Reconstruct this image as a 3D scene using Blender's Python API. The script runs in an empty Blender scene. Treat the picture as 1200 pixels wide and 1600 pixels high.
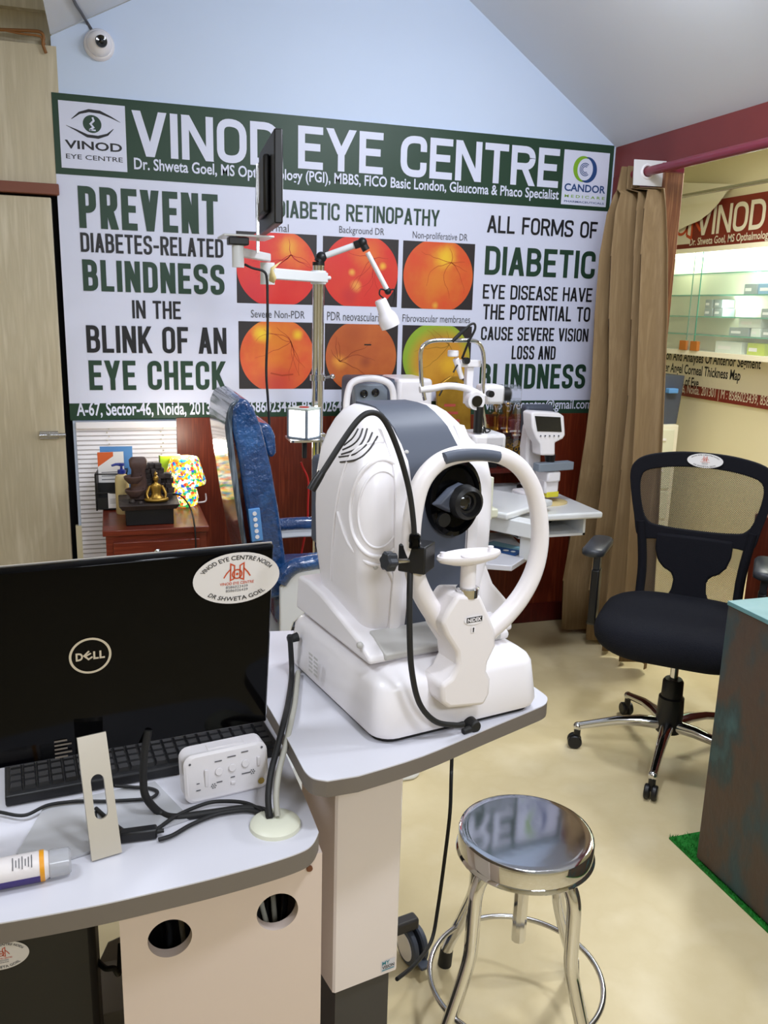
import bpy, bmesh, math, random
from mathutils import Vector, Matrix
random.seed(7)
R = math.radians
SC = bpy.context.scene
COL = SC.collection

# ------------------------------------------------------------------ camera
FPX = 1335.0; YAW, PIT, ROLL = R(17.88), R(13.36), R(1.565); EYE = Vector((0, 0, 1.55))
_f = Vector((math.sin(YAW) * math.cos(PIT), math.cos(YAW) * math.cos(PIT), -math.sin(PIT)))
_r = Vector((math.cos(YAW), -math.sin(YAW), 0)); _u = _r.cross(_f)
_r, _u = math.cos(ROLL) * _r + math.sin(ROLL) * _u, -math.sin(ROLL) * _r + math.cos(ROLL) * _u
cam_data = bpy.data.cameras.new('camera'); cam = bpy.data.objects.new('camera', cam_data); COL.objects.link(cam)
cam_data.sensor_fit = 'HORIZONTAL'; cam_data.sensor_width = 36; cam_data.lens = FPX / 1200 * 36
cam_data.clip_start = 0.02; cam_data.clip_end = 60
cam.matrix_world = Matrix.Translation(EYE) @ Matrix((_r, _u, -_f)).transposed().to_4x4()
SC.camera = cam
SC.view_settings.view_transform = 'Standard'; SC.view_settings.look = 'None'
SC.view_settings.gamma = 1; SC.view_settings.use_curve_mapping = False
SC.view_settings.exposure = 0.0

# ------------------------------------------------------------------ light
world = bpy.data.worlds.new('world'); SC.world = world; world.use_nodes = True
world.node_tree.nodes['Background'].inputs[0].default_value = (0.9, 0.95, 1, 1)
world.node_tree.nodes['Background'].inputs[1].default_value = 0.25
def area(name, loc, size, power, col=(1, 1, 1), aim=None, sy=None):
    l = bpy.data.lights.new(name, 'AREA'); l.energy = power; l.color = col; l.size = size
    if sy: l.shape = 'RECTANGLE'; l.size_y = sy
    o = bpy.data.objects.new(name, l); COL.objects.link(o); o.location = loc
    d = Vector(aim) - Vector(loc) if aim else Vector((0, 0, -1))
    o.rotation_euler = d.to_track_quat('-Z', 'Y').to_euler(); return o
def point(name, loc, power, col, r=0.03):
    l = bpy.data.lights.new(name, 'POINT'); l.energy = power; l.color = col; l.shadow_soft_size = r
    o = bpy.data.objects.new(name, l); COL.objects.link(o); o.location = loc; return o
COOL = (0.84, 0.895, 1.0)
area('ceiling_lamp_middle', (1.25, 2.0, 2.72), 0.16, 20, COOL)
area('ceiling_lamp_front', (0.75, 0.3, 2.72), 0.22, 21, COOL)
area('ceiling_lamp_gable', (1.45, 2.25, 2.66), 0.9, 13.5, COOL, aim=(0.95, 3.74, 1.9), sy=.12)
area('fill_light_behind', (0.7, -1.1, 2.35), 0.9, 26, COOL, aim=(0.6, 1.6, .8), sy=.3)  # added fill behind the camera, brightens the surfaces that face it
area('ceiling_lamp_corner', (1.9, 0.9, 2.35), 0.13, 14, COOL)
area('ceiling_lamp_entry', (-0.7, 1.2, 2.42), 0.4, 18, COOL)
area('ceiling_lamp_next_room', (3.0, 3.4, 2.5), 0.6, 38, (.96, 0.98, 0.92))

# ------------------------------------------------------------------ helpers: places
def ray(px, py): return _r * ((px - 600) / FPX) - _u * ((py - 800) / FPX) + _f
def aty(px, py, Y): d = ray(px, py); return EYE + d * ((Y - EYE.y) / d.y)
def atx(px, py, X): d = ray(px, py); return EYE + d * ((X - EYE.x) / d.x)
def atz(px, py, Z): d = ray(px, py); return EYE + d * ((Z - EYE.z) / d.z)
class Frame:                       # a thing's own axes: origin and turn about z
    def __init__(s, o, deg=0):
        s.o = Vector(o); a = R(deg); s.deg = deg
        s.ex = Vector((math.cos(a), math.sin(a), 0)); s.ey = Vector((-math.sin(a), math.cos(a), 0))
    def loc(s, p): d = Vector(p) - s.o; return Vector((d.dot(s.ex), d.dot(s.ey), d.z))
    def _at(s, px, py, n, v): d = ray(px, py); return s.loc(EYE + d * ((v - (EYE - s.o).dot(n)) / d.dot(n)))
    def x(s, px, py, v): return s._at(px, py, s.ex, v)
    def y(s, px, py, v): return s._at(px, py, s.ey, v)
    def z(s, px, py, v): return s._at(px, py, Vector((0, 0, 1)), v)

# ------------------------------------------------------------------ helpers: materials
def lin(c):
    if isinstance(c, str): c = tuple(int(c[i:i + 2], 16) / 255 for i in (0, 2, 4))
    return tuple(x / 12.92 if x <= .04045 else ((x + .055) / 1.055) ** 2.4 for x in c) + (1,)
M = {}
def mat(name, col, rough=.5, metal=0, spec=.5, coat=0, emit=None, es=0, alpha=1, trans=0, ior=1.45,
        vary=None, vscale=6, vstretch=(1, 1, 1), vamt=1, bump=0, bscale=40, detail=4):
    m = bpy.data.materials.new(name); m.use_nodes = True; nt = m.node_tree; b = nt.nodes['Principled BSDF']
    I = b.inputs
    I['Base Color'].default_value = lin(col); I['Roughness'].default_value = rough; I['Metallic'].default_value = metal
    I['Specular IOR Level'].default_value = spec; I['Coat Weight'].default_value = coat; I['Coat Roughness'].default_value = .08
    I['Alpha'].default_value = alpha; I['Transmission Weight'].default_value = trans; I['IOR'].default_value = ior
    if emit: I['Emission Color'].default_value = lin(emit); I['Emission Strength'].default_value = es
    if vary or bump:
        tc = nt.nodes.new('ShaderNodeTexCoord'); mp = nt.nodes.new('ShaderNodeMapping')
        nt.links.new(tc.outputs['Object'], mp.inputs[0]); mp.inputs['Scale'].default_value = vstretch
    if vary:
        n = nt.nodes.new('ShaderNodeTexNoise'); n.inputs['Scale'].default_value = vscale; n.inputs['Detail'].default_value = detail
        nt.links.new(mp.outputs[0], n.inputs['Vector'])
        cr = nt.nodes.new('ShaderNodeValToRGB'); cols = [col] + list(vary if isinstance(vary, (list, tuple)) else [vary])
        e = cr.color_ramp.elements; k = len(cols)
        while len(e) < k: e.new(.5)
        for i, c in enumerate(cols): e[i].position = .5 + (i / (k - 1) - .5) * .42 / vamt; e[i].color = lin(c)
        nt.links.new(n.outputs['Fac'], cr.inputs[0]); nt.links.new(cr.outputs[0], I['Base Color'])
    if bump:
        n2 = nt.nodes.new('ShaderNodeTexNoise'); n2.inputs['Scale'].default_value = bscale; n2.inputs['Detail'].default_value = 3
        nt.links.new(mp.outputs[0], n2.inputs['Vector'])
        bp = nt.nodes.new('ShaderNodeBump'); bp.inputs['Strength'].default_value = bump; bp.inputs['Distance'].default_value = .01
        nt.links.new(n2.outputs['Fac'], bp.inputs['Height']); nt.links.new(bp.outputs[0], I['Normal'])
    M[name] = m; return m
mat('wall_white', 'cbd9f0', .6, vary='c7d6ee', vscale=1.5)
mat('ceiling_white', 'dde1e8', .7, vary='d8dce4', vscale=1.2)
mat('cream_wall', 'e8dfc0', .6, vary='e2d8b6', vscale=1.3)
mat('floor_cream', 'dccba2', .38, spec=.4, vary=['d5c398', 'e0d0aa'], vscale=5, detail=8, bump=.02, bscale=60)
mat('beam_red', '7c3430', .5, vary='6f2c29', vscale=4)
mat('panel_wood', '6c2814', .38, vary=['5c1f0e', '7a331b'], vscale=7, vstretch=(14, 14, .7), spec=.45)
mat('panel_dark', '551710', .4, vary=['4a120c', '611d14'], vscale=7, vstretch=(12, 12, .7))
mat('post_wood', '8a5a3a', .55, vary=['6b3f28', '9c6c48'], vscale=6, vstretch=(14, 14, .7))
mat('pale_wood', 'cbbfa4', .5, vary=['bfb398', 'd6cbb3'], vscale=5, vstretch=(8, 8, .6))
mat('door_beam', '7a4634', .5)
mat('gap_shade', '171518', .8)  # near-black that paints the shade in the door gap
mat('cabinet_wood', '7c2f1a', .35, vary=['6c2512', '8d3c24'], vscale=6, vstretch=(1, 14, 14), coat=.2)
mat('column_white', 'e4dad5', .34)
mat('white_plastic', 'ebe7ea', .32, coat=.15)
mat('warm_plastic', 'e6e0e0', .36)
mat('pad_dark', '2c2f35', .4)
mat('wrap_dark', '2c3a4c', .2, coat=.6, bump=.5, bscale=50)
mat('grey_plastic', 'b9b7b4', .4)
mat('slate_plastic', '4a505e', .5)
mat('slate_light', '7e8894', .4)
mat('black_plastic', '131315', .42)
mat('black_gloss', '040405', .07, spec=.12)
mat('black_rubber', '1a1a1b', .6)
mat('black_fabric', '15151b', .9, spec=.2, bump=.3, bscale=400)
mat('seat_fabric', '17181f', .9, spec=.2, bump=.4, bscale=350)
mat('dark_glass', '0b0c10', .05, coat=.4)
mat('chrome', 'd8d8da', .08, metal=1)
mat('brushed_steel', 'c8c8ca', .2, metal=1)
mat('silver_satin', 'cfc9bf', .35, metal=.6)
mat('mirror_steel', 'd2d2d4', .06, metal=1, bump=.012, bscale=9)
mat('laminate_white', 'cfced5', .28, spec=.5)
mat('laminate_panel', 'dac9be', .4)
mat('edge_band', '716961', .5)
mat('stand_base_grey', 'b3b3b6', .15, coat=.4)  # silver-grey of the monitor's base plate itself
mat('column_dark', '3c3a3a', .45)
mat('blue_wrap', '1f4a80', .16, coat=.8, vary=['183c6c', '2a5c96'], vscale=9, bump=.9, bscale=55)
mat('clear_wrap', '5f6d7c', .14, coat=.8, bump=.3, bscale=30, vary=['333d4a', '8d9aa8'], vscale=10, vstretch=(6, 6, .6))
mat('white_paint', 'e2e4e6', .3, coat=.2)
mat('banner_white', 'd8dbee', .42, spec=.35)
mat('banner_green', '26402f', .42, spec=.35)
mat('ink_green', '1f3d2c', .45)
mat('ink_black', '17181c', .45)
mat('photo_black', '2a2527', .45)
mat('logo_blue', '23467c', .45); mat('logo_lime', '7fae2c', .45); mat('logo_orange', 'c8502c', .45)
mat('sticker_white', 'e2dedd', .4); mat('ink_grey', '55555a', .5)
mat('sign_red', '7a2a1f', .45); mat('sign_cream', 'e6dfcd', .45)
mat('curtain_brown', '8d7450', .75, vary=['846b49', '957c58'], vscale=5, vstretch=(12, 12, .25), bump=.15, bscale=250)
mat('curtain_band', 'd8d8da', .7)
mat('rod_maroon', '7a2738', .4, coat=.3)
mat('patina', '2f4f54', .5, vary=['33454a', '4b4039', '513f35', '2f4144', '466a70'], vscale=4.2, detail=12, vstretch=(1, 1, .55), vamt=1.35, bump=.35, bscale=40)
mat('patina_top', '55848a', .35, vary=['6a969c', '4d7c84'], vscale=5)
mat('grass_green', '1f8a2c', .8, vary='156b1e', vscale=60)
mat('gold', 'b98a35', .28, metal=1)
mat('gold_plate', 'c49a3a', .4, metal=.7, vary='9c7428', vscale=12)
mat('gold_figure', 'a5813a', .35, metal=.8)
mat('stone_dark', '2a2423', .6, vary='3c312d', vscale=20, bump=.4, bscale=40)
mat('stone_brown', '4a3733', .55, vary='5d463f', vscale=15, bump=.3, bscale=30)
mat('green_card', '8fb01c', .5); mat('blue_file', '5d93cf', .5); mat('paper_white', 'e8e6e6', .6); mat('paper_orange', 'd8632c', .6)
mat('soap_cream', 'd9c48e', .35); mat('pump_blue', '1d2f86', .35)
mat('acrylic', 'f0f4f4', .05, trans=1, ior=1.1, alpha=.35)
mat('glass_green', '9fd6c4', .05, alpha=.45)
mat('glass_edge', '4c9a84', .2)
mat('glass_clear', 'e8f6ee', .03, alpha=.10)
mat('lens_black', '08090c', .1, coat=.6)
mat('lit_lantern', 'ffffff', .5, emit='fffdf6', es=9)
mat('lit_panel', 'ece8cf', .5)
mat('lit_strip', 'ffffff', .5, emit='f4fff6', es=10)
mat('cable_grey', 'a9a79c', .45); mat('cable_beige', 'c9c3ae', .5); mat('cable_red', 'b01f1c', .4); mat('cable_yellow', 'd8cf3a', .45)
mat('tape_yellow', 'd9c58a', .6)
mat('box_grey', '8b9698', .5); mat('box_blue', '6f9cc0', .5); mat('box_white', 'd9e2da', .5); mat('box_lime', 'b7c832', .5)
mat('orange_clip', 'b06a2a', .5)
mat('bottle_label', 'dfd8d6', .4); mat('bottle_violet', '37246e', .35); mat('bottle_orange', 'e29a1f', .4); mat('cap_clear', 'd5d6da', .15, trans=.5, alpha=.9)
mat('cream_plastic', 'dcdcc8', .4); mat('gold_seal', 'a98f45', .4)
mat('cardboard', 'a9a6a2', .7)
mat('key_black', '212124', .5); mat('key_base', '17171a', .5)
mat('brown_lamp', '8a5b2c', .5)
mat('leather_lens', '1c1d20', .3)
mat('blue_leaflet', '1f4f8e', .4); mat('leaflet_teal', '7aa6b8', .4)
mat('cream_sheet', 'ece6d3', .6); mat('ceiling_next', 'dcdcc4', .6)
mat('pink_print', 'b0493c', .5); mat('teal_print', '2d7f8e', .5)

# ------------------------------------------------------------------ helpers: mesh builder
def V(*a): return Vector(a)
def rot_to(d):
    return Vector(d).normalized().to_track_quat('Z', 'Y').to_matrix()
class MB:
    def __init__(s): s.v = []; s.f = []; s.m = []; s.cur = 0
    def add(s, vs, fs, mi=None):
        b = len(s.v); s.v += [tuple(v) for v in vs]; s.f += [tuple(i + b for i in f) for f in fs]
        s.m += [s.cur if mi is None else mi] * len(fs); return s
    def box(s, c, d, rz=0, mi=None, mtx=None):
        vs = [V(x * d[0] / 2, y * d[1] / 2, z * d[2] / 2) for x in (-1, 1) for y in (-1, 1) for z in (-1, 1)]
        m = mtx or Matrix.Rotation(rz, 3, 'Z')
        vs = [m @ v + Vector(c) for v in vs]
        return s.add(vs, [(0, 1, 3, 2), (4, 6, 7, 5), (0, 4, 5, 1), (2, 3, 7, 6), (0, 2, 6, 4), (1, 5, 7, 3)], mi)
    def mm(s, a, b, mi=None):
        a, b = Vector(a), Vector(b); return s.box((a + b) / 2, [abs(x) for x in (b - a)], mi=mi)
    def loft(s, rings, cap=True, closed=False, mi=None):
        n = len(rings[0]); vs = [p for r in rings for p in r]; fs = []
        k = len(rings)
        for i in range(k if closed else k - 1):
            for j in range(n):
                a, b2 = i * n + j, i * n + (j + 1) % n; c, d = ((i + 1) % k) * n + (j + 1) % n, ((i + 1) % k) * n + j
                fs.append((a, b2, c, d))
        if cap and not closed: fs.append(tuple(reversed(range(n)))); fs.append(tuple(range((k - 1) * n, k * n)))
        return s.add(vs, fs, mi)
    def cyl(s, a, b, r0, r1=None, n=24, mi=None):
        a, b = Vector(a), Vector(b); r1 = r0 if r1 is None else r1; q = rot_to(b - a)
        def ring(c, r): return [c + q @ V(math.cos(t) * r, math.sin(t) * r, 0) for t in [2 * math.pi * i / n for i in range(n)]]
        return s.loft([ring(a, r0), ring(b, r1)], mi=mi)
    def lathe(s, prof, c=(0, 0, 0), axis=(0, 0, 1), n=32, mi=None, sx=1, sy=1):
        q = rot_to(axis) if tuple(axis) != (0, 0, 1) else Matrix.Identity(3); c = Vector(c)
        rings = [[c + q @ V(math.cos(2 * math.pi * i / n) * max(r, 1e-4) * sx, math.sin(2 * math.pi * i / n) * max(r, 1e-4) * sy, z) for i in range(n)] for r, z in prof]
        return s.loft(rings, mi=mi)
    def tube(s, pts, r, n=10, closed=False, mi=None, flat=1.0):
        pts = [Vector(p) for p in pts]; k = len(pts); rings = []; up = None
        for i, p in enumerate(pts):
            a = pts[i - 1] if (i > 0 or closed) else p; b = pts[(i + 1) % k] if (i < k - 1 or closed) else p
            d = (b - a).normalized()
            if up is None: up = V(0, 0, 1) if abs(d.z) < .9 else V(1, 0, 0)
            sd = d.cross(up).normalized(); up = sd.cross(d).normalized()
            rr = r[i] if isinstance(r, (list, tuple)) else r
            rings.append([p + sd * (math.cos(2 * math.pi * j / n) * rr) + up * (math.sin(2 * math.pi * j / n) * rr * flat) for j in range(n)])
        return s.loft(rings, closed=closed, mi=mi)
    def prism(s, poly, d, mi=None):                  # poly: 3-D points of one side, d: thickness vector
        d = Vector(d); n = len(poly); p = [Vector(q) for q in poly]
        fs = [tuple(range(n)), tuple(reversed(range(n, 2 * n)))] + [(i, n + i, n + (i + 1) % n, (i + 1) % n) for i in range(n)]
        return s.add(p + [q + d for q in p], [tuple(reversed(f)) for f in fs], mi)
    def sphere(s, c, r, n=20, mi=None, sc=(1, 1, 1), mtx=None):
        c = Vector(c); k = n // 2; rings = []
        for i in range(k + 1):
            t = math.pi * i / k; rr = max(math.sin(t), 1e-3) * r; z = -math.cos(t) * r
            ring = [V(math.cos(2 * math.pi * j / n) * rr * sc[0], math.sin(2 * math.pi * j / n) * rr * sc[1], z * sc[2]) for j in range(n)]
            rings.append([c + (mtx @ p if mtx else p) for p in ring])
        return s.loft(rings, mi=mi)
    def build(s, name, mats, parent=None, bevel=0, seg=2, smooth=38, loc=None, sub=0, solid=0):
        me = bpy.data.meshes.new(name); me.from_pydata(s.v, [], s.f)
        for m in (mats if isinstance(mats, (list, tuple)) else [mats]): me.materials.append(M[m])
        me.polygons.foreach_set('material_index', s.m)
        bm = bmesh.new(); bm.from_mesh(me); bmesh.ops.recalc_face_normals(bm, faces=bm.faces); bm.to_mesh(me); bm.free()
        me.polygons.foreach_set('use_smooth', [True] * len(me.polygons)); me.set_sharp_from_angle(angle=R(smooth))
        o = bpy.data.objects.new(name, me); COL.objects.link(o)
        if parent: o.parent = parent
        if loc is not None: o.location = loc
        if solid: md = o.modifiers.new('solid', 'SOLIDIFY'); md.thickness = solid; md.offset = 0
        if bevel: md = o.modifiers.new('bevel', 'BEVEL'); md.width = bevel; md.segments = seg; md.limit_method = 'ANGLE'; md.angle_limit = R(40); md.harden_normals = False
        if sub: md = o.modifiers.new('sub', 'SUBSURF'); md.levels = sub; md.render_levels = sub
        return o
def tag(o, label, cat, group=None):
    o['label'] = label; o['category'] = cat
    if group: o['group'] = group
    return o
def thing(name, label, cat, loc=(0, 0, 0), rz=0, group=None):
    o = bpy.data.objects.new(name, None); COL.objects.link(o); o.empty_display_size = .05
    o.location = loc; o.rotation_euler = (0, 0, R(rz)); return tag(o, label, cat, group)
def struct(o): o['kind'] = 'structure'; return o
def rrect(cx, cy, w, d, r, z=None, n=5):             # rounded rectangle ring in xy
    pts = []
    for (sx, sy, a0) in ((1, 1, 0), (-1, 1, 90), (-1, -1, 180), (1, -1, 270)):
        for i in range(n + 1):
            a = R(a0 + 90 * i / n); pts.append((cx + sx * (w / 2 - r) + r * math.cos(a), cy + sy * (d / 2 - r) + r * math.sin(a)))
    return [V(x, y, z) for x, y in pts] if z is not None else pts
def smooth_path(pts, n=8, closed=False):             # Catmull-Rom through the points
    p = [Vector(q) for q in pts]; out = []; k = len(p)
    for i in range(k if closed else k - 1):
        a, b, c, d = (p[(i - 1) % k], p[i], p[(i + 1) % k], p[(i + 2) % k]) if closed else (p[max(i - 1, 0)], p[i], p[i + 1], p[min(i + 2, k - 1)])
        for j in range(n):
            t = j / n
            out.append(.5 * ((2 * b) + (c - a) * t + (2 * a - 5 * b + 4 * c - d) * t * t + (3 * b - a - 3 * c + d) * t ** 3))
    if not closed: out.append(p[-1])
    return out

# ------------------------------------------------------------------ helpers: lettering on a plane
class PF:                                            # a flat patch: origin, right, up; n points out of it
    def __init__(s, o, u, v): s.o = Vector(o); s.u = Vector(u).normalized(); s.v = Vector(v).normalized(); s.n = s.u.cross(s.v)
    def p(s, a, b, h=0): return s.o + s.u * a + s.v * b + s.n * h
    def poly(s, mb, pts, h, mi=None): mb.add([s.p(a, b, h) for a, b in pts], [tuple(range(len(pts)))], mi)
    def rect(s, mb, x0, y0, x1, y1, h, mi=None): s.poly(mb, [(x0, y0), (x1, y0), (x1, y1), (x0, y1)], h, mi)
    def disc(s, mb, cx, cy, rx, ry, h, mi=None, n=40): s.poly(mb, [(cx + rx * math.cos(2 * math.pi * i / n), cy + ry * math.sin(2 * math.pi * i / n)) for i in range(n)], h, mi)
    def ring(s, mb, cx, cy, r, t, h, mi=None, a0=0, a1=360, n=48, ry=None):
        ry = ry or r; s.line(mb, [(cx + r * math.cos(R(a0 + (a1 - a0) * i / n)), cy + ry * math.sin(R(a0 + (a1 - a0) * i / n))) for i in range(n + 1)], t, h, mi)
    def line(s, mb, pts, t, h, mi=None, closed=False):
        k = len(pts); P2 = [Vector((x, y)) for x, y in pts]; L = []; Rr = []
        for i in range(k):
            a = P2[i - 1] if (i or closed) else None; b = P2[(i + 1) % k] if (i < k - 1 or closed) else None
            d1 = (P2[i] - a).normalized() if a is not None and (P2[i] - a).length > 1e-9 else None
            d2 = (b - P2[i]).normalized() if b is not None and (b - P2[i]).length > 1e-9 else None
            if d1 is None and d2 is None: d1 = Vector((1, 0))
            d1 = d1 or d2; d2 = d2 or d1
            n1 = Vector((-d1.y, d1.x)); n2 = Vector((-d2.y, d2.x)); m = n1 + n2
            m = m.normalized() if m.length > 1e-6 else n1
            w = (t[i] if isinstance(t, (list, tuple)) else t) / 2 / max(m.dot(n1), .35)
            L.append(P2[i] + m * w); Rr.append(P2[i] - m * w)
        for i in range(k if closed else k - 1):
            j = (i + 1) % k; mb.add([s.p(q.x, q.y, h) for q in (Rr[i], Rr[j], L[j], L[i])], [(0, 1, 2, 3)], mi)
_tx = {}
def text_mesh(s, bold=0):
    k = (s, bold)
    if k not in _tx:
        c = bpy.data.curves.new('t', 'FONT'); c.body = s; c.size = 1; c.offset = bold; c.resolution_u = 3
        o = bpy.data.objects.new('t', c); COL.objects.link(o); bpy.context.view_layer.update()
        me = o.evaluated_get(bpy.context.evaluated_depsgraph_get()).to_mesh()
        _tx[k] = ([tuple(v.co[:2]) for v in me.vertices], [tuple(p.vertices) for p in me.polygons])
        bpy.data.objects.remove(o); bpy.data.curves.remove(c)
    return _tx[k]
def text(mb, pf, s, x0, y0, x1, y1, h=.001, mi=None, bold=0, arc=None):
    vs, fs = text_mesh(s, bold)
    if not vs: return
    xa, xb = min(v[0] for v in vs), max(v[0] for v in vs); ya, yb = min(v[1] for v in vs), max(v[1] for v in vs)
    out = []
    for x, y in vs:
        u = (x - xa) / (xb - xa); w = (y - ya) / (yb - ya)
        if arc:                                      # (cx, cy, rx, ry, a0, a1, height): letters along an ellipse
            cx, cy, rx, ry, a0, a1, hh = arc; a = R(a0 + (a1 - a0) * u); k = (w if a1 < a0 else -w) * hh + (0 if a1 < a0 else hh)
            out.append(pf.p(cx + (rx + k) * math.cos(a), cy + (ry + k) * math.sin(a), h))
        else: out.append(pf.p(x0 + (x1 - x0) * u, y0 + (y1 - y0) * w, h))
    mb.add(out, fs, mi)
GL = {'A': (1.05, [[(0, 0), (.5, 1), 'd'], [(1, 0), (.5, 1), 'd'], [(.2, .27), (.8, .27)]]),
 'B': (1, [[(0, 0), (0, 1)], [(0, 1), (.94, 1, 1), (.94, .53, 1), (0, .53)], [(0, .53), (1, .53, 1), (1, 0, 1), (0, 0)]]),
 'C': (1, [[(1, .66), (1, 1, 1), (0, 1, 1), (0, 0, 1), (1, 0, 1), (1, .34)]]),
 'D': (1, [[(0, 0), (0, 1)], [(0, 0), (1, 0, 1), (1, 1, 1), (0, 1)]]),
 'E': (.85, [[(1, 1), (0, 1), (0, 0), (1, 0)], [(0, .52), (.85, .52)]]), 'F': (.8, [[(1, 1), (0, 1), (0, 0)], [(0, .5), (.85, .5)]]),
 'H': (1, [[(0, 0), (0, 1)], [(1, 0), (1, 1)], [(0, .52), (1, .52)]]), 'I': (0, [[(0, 0), (0, 1)]]),
 'K': (1.05, [[(0, 0), (0, 1)], [(1, 1), (.0, .34), 'd'], [(.3, .56), (1.02, 0), 'd']]), 'L': (.8, [[(0, 1), (0, 0), (1, 0)]]),
 'M': (1.5, [[(0, 0), (0, 1)], [(0, 1), (.5, .1), 'd'], [(1, 1), (.5, .1), 'd'], [(1, 1), (1, 0)]]),
 'N': (1.05, [[(0, 0), (0, 1)], [(0, 1), (1, 0), 'd'], [(1, 0), (1, 1)]]),
 'O': (1, [[(0, .5), (0, 1, 1), (1, 1, 1), (1, 0, 1), (0, 0, 1), (0, .5)]]),
 'P': (1, [[(0, 0), (0, 1)], [(0, 1), (1, 1, 1), (1, .44, 1), (0, .44)]]),
 'R': (1, [[(0, 0), (0, 1)], [(0, 1), (1, 1, 1), (1, .48, 1), (0, .48)], [(.52, .5), (1.02, 0), 'd']]),
 'S': (1, [[(1, .74), (1, 1, 1), (0, 1, 1), (0, .56, 1), (1, .46, 1), (1, 0, 1), (0, 0, 1), (0, .26)]]),
 'T': (.95, [[(0, 1), (1, 1)], [(.5, 1), (.5, 0)]]), 'U': (1, [[(0, 1), (0, 0, 1), (1, 0, 1), (1, 1)]]),
 'V': (1.1, [[(0, 1), (.5, 0), 'd'], [(1, 1), (.5, 0), 'd']]),
 'Y': (1.1, [[(0, 1), (.5, .40), 'd'], [(1, 1), (.5, .40), 'd'], [(.5, .44), (.5, 0)]]), '-': (.5, [[(0, .42), (1, .42)]])}
def block_text(mb, pf, s, x0, y0, x1, y1, t, h=.001, mi=None, gap=.55, space=.7, rad=.5):
    H_ = y1 - y0; t = t * H_; g = gap * t; W = x1 - x0
    cw_sum = sum(GL[c][0] for c in s if c != ' ') + space * s.count(' ')
    fixed = sum(t for c in s if c != ' ') + g * (len(s) - 1)
    cw = (W - fixed) / cw_sum; x = x0
    mbl = mb if isinstance(mb, list) else None; wi = 0
    for c in s:
        if c == ' ': x += space * cw + g; wi += 1; continue
        if mbl: mb = mbl[wi]
        w, strokes = GL[c]; w *= cw
        for si, st in enumerate(strokes):
            hh = h + .00025 * (si + 1)
            if st[-1] == 'd':                        # a slanting stroke, cut level at both ends
                (ax_, ay_), (bx_, by_) = st[0], st[1]; wt = t * .56
                fy = lambda v: y0 + v * H_
                pf.poly(mb, [(x + t / 2 + ax_ * w - wt, fy(ay_)), (x + t / 2 + ax_ * w + wt, fy(ay_)), (x + t / 2 + bx_ * w + wt, fy(by_)), (x + t / 2 + bx_ * w - wt, fy(by_))], hh, mi); continue
            q = [(x + t / 2 + p[0] * w, y0 + t / 2 + p[1] * (H_ - t), len(p) > 2) for p in st]; out = []
            for i, (a, b, rd) in enumerate(q):
                if rd and 0 < i < len(q) - 1:
                    P0, P1, P2_ = Vector(q[i - 1][:2]), Vector((a, b)), Vector(q[i + 1][:2])
                    rr = min(rad * max(w, 1e-6), (P1 - P0).length * .5, (P2_ - P1).length * .5); A = P1 + (P0 - P1).normalized() * rr; B = P1 + (P2_ - P1).normalized() * rr
                    for k in range(7):
                        u = k / 6; out.append(tuple(A * (1 - u) ** 2 + P1 * 2 * u * (1 - u) * .9 + (A + B) * .5 * 2 * u * (1 - u) * .1 + B * u * u))
                else: out.append((a, b))
            # square ends reach the edge of the letter's box
            if out[0] != out[-1]:
                for e, f in ((0, 1), (-1, -2)):
                    d = (Vector(out[e]) - Vector(out[f])).normalized(); px_, py_ = out[e]
                    ext = t / 2 if (abs(d.x) < .01 or abs(d.y) < .01) else t * .42
                    if abs(d.x) < .01 and not (abs(py_ - y0 - t / 2) < 1e-6 or abs(py_ - y1 + t / 2) < 1e-6): ext = 0
                    if abs(d.y) < .01 and c in 'BPRAHD': ext = 0
                    out[e] = (px_ + d.x * ext, py_ + d.y * ext)
            pf.line(mb, out, t, hh, mi)
        x += w + t + g
def sticker(parent, pf, cx, cy, rx, ry, h0=.0008, name='oval_sticker'):
    mb = MB(); pf.disc(mb, cx, cy, rx, ry, h0, 0, 48); h = h0 + .0006
    text(mb, pf, 'VINOD EYE CENTRE NOIDA', 0, 0, 0, 0, h, 1, .012, arc=(cx, cy, rx * .80, ry * .72, 158, 22, ry * .17))
    text(mb, pf, 'DR SHWETA GOEL', 0, 0, 0, 0, h, 1, .012, arc=(cx, cy, rx * .80, ry * .72, 222, 318, ry * .17))
    s = ry
    for sx in (-1, 1):
        pf.line(mb, [(cx + sx * .10 * s, cy + .0 * s), (cx + sx * .10 * s, cy + .5 * s), (cx + sx * .24 * s, cy + .58 * s), (cx + sx * .24 * s, cy - .06 * s), (cx + sx * .1 * s, cy + .0 * s)], .05 * s, h, 2)
        pf.line(mb, [(cx + sx * .24 * s, cy + .38 * s), (cx + sx * .38 * s, cy + .22 * s), (cx + sx * .48 * s, cy + .05 * s)], .05 * s, h, 2)
    pf.ring(mb, cx, cy + .17 * s, .17 * s, .05 * s, h, 2); pf.disc(mb, cx, cy + .17 * s, .05 * s, .05 * s, h, 2)
    text(mb, pf, 'VINOD EYE CENTRE', cx - .62 * s, cy - .24 * s, cx + .62 * s, cy - .13 * s, h, 2, .012)
    text(mb, pf, '8586023439', cx - .4 * s, cy - .38 * s, cx + .4 * s, cy - .28 * s, h, 3)
    text(mb, pf, '8586026439', cx - .4 * s, cy - .52 * s, cx + .4 * s, cy - .42 * s, h, 3)
    o = mb.build(name, ['sticker_white', 'ink_black', 'logo_orange', 'ink_grey'], parent); o['label'] = 'white oval sticker with red emblem'; return o

# ================================================================== the setting
WY, WXR, WXL = 3.74, 2.29, -0.155
b = MB(); b.mm((-2.6, -1.9, -.1), (4.0, 6.6, 0)); struct(b.build('floor', 'floor_cream'))
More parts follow.
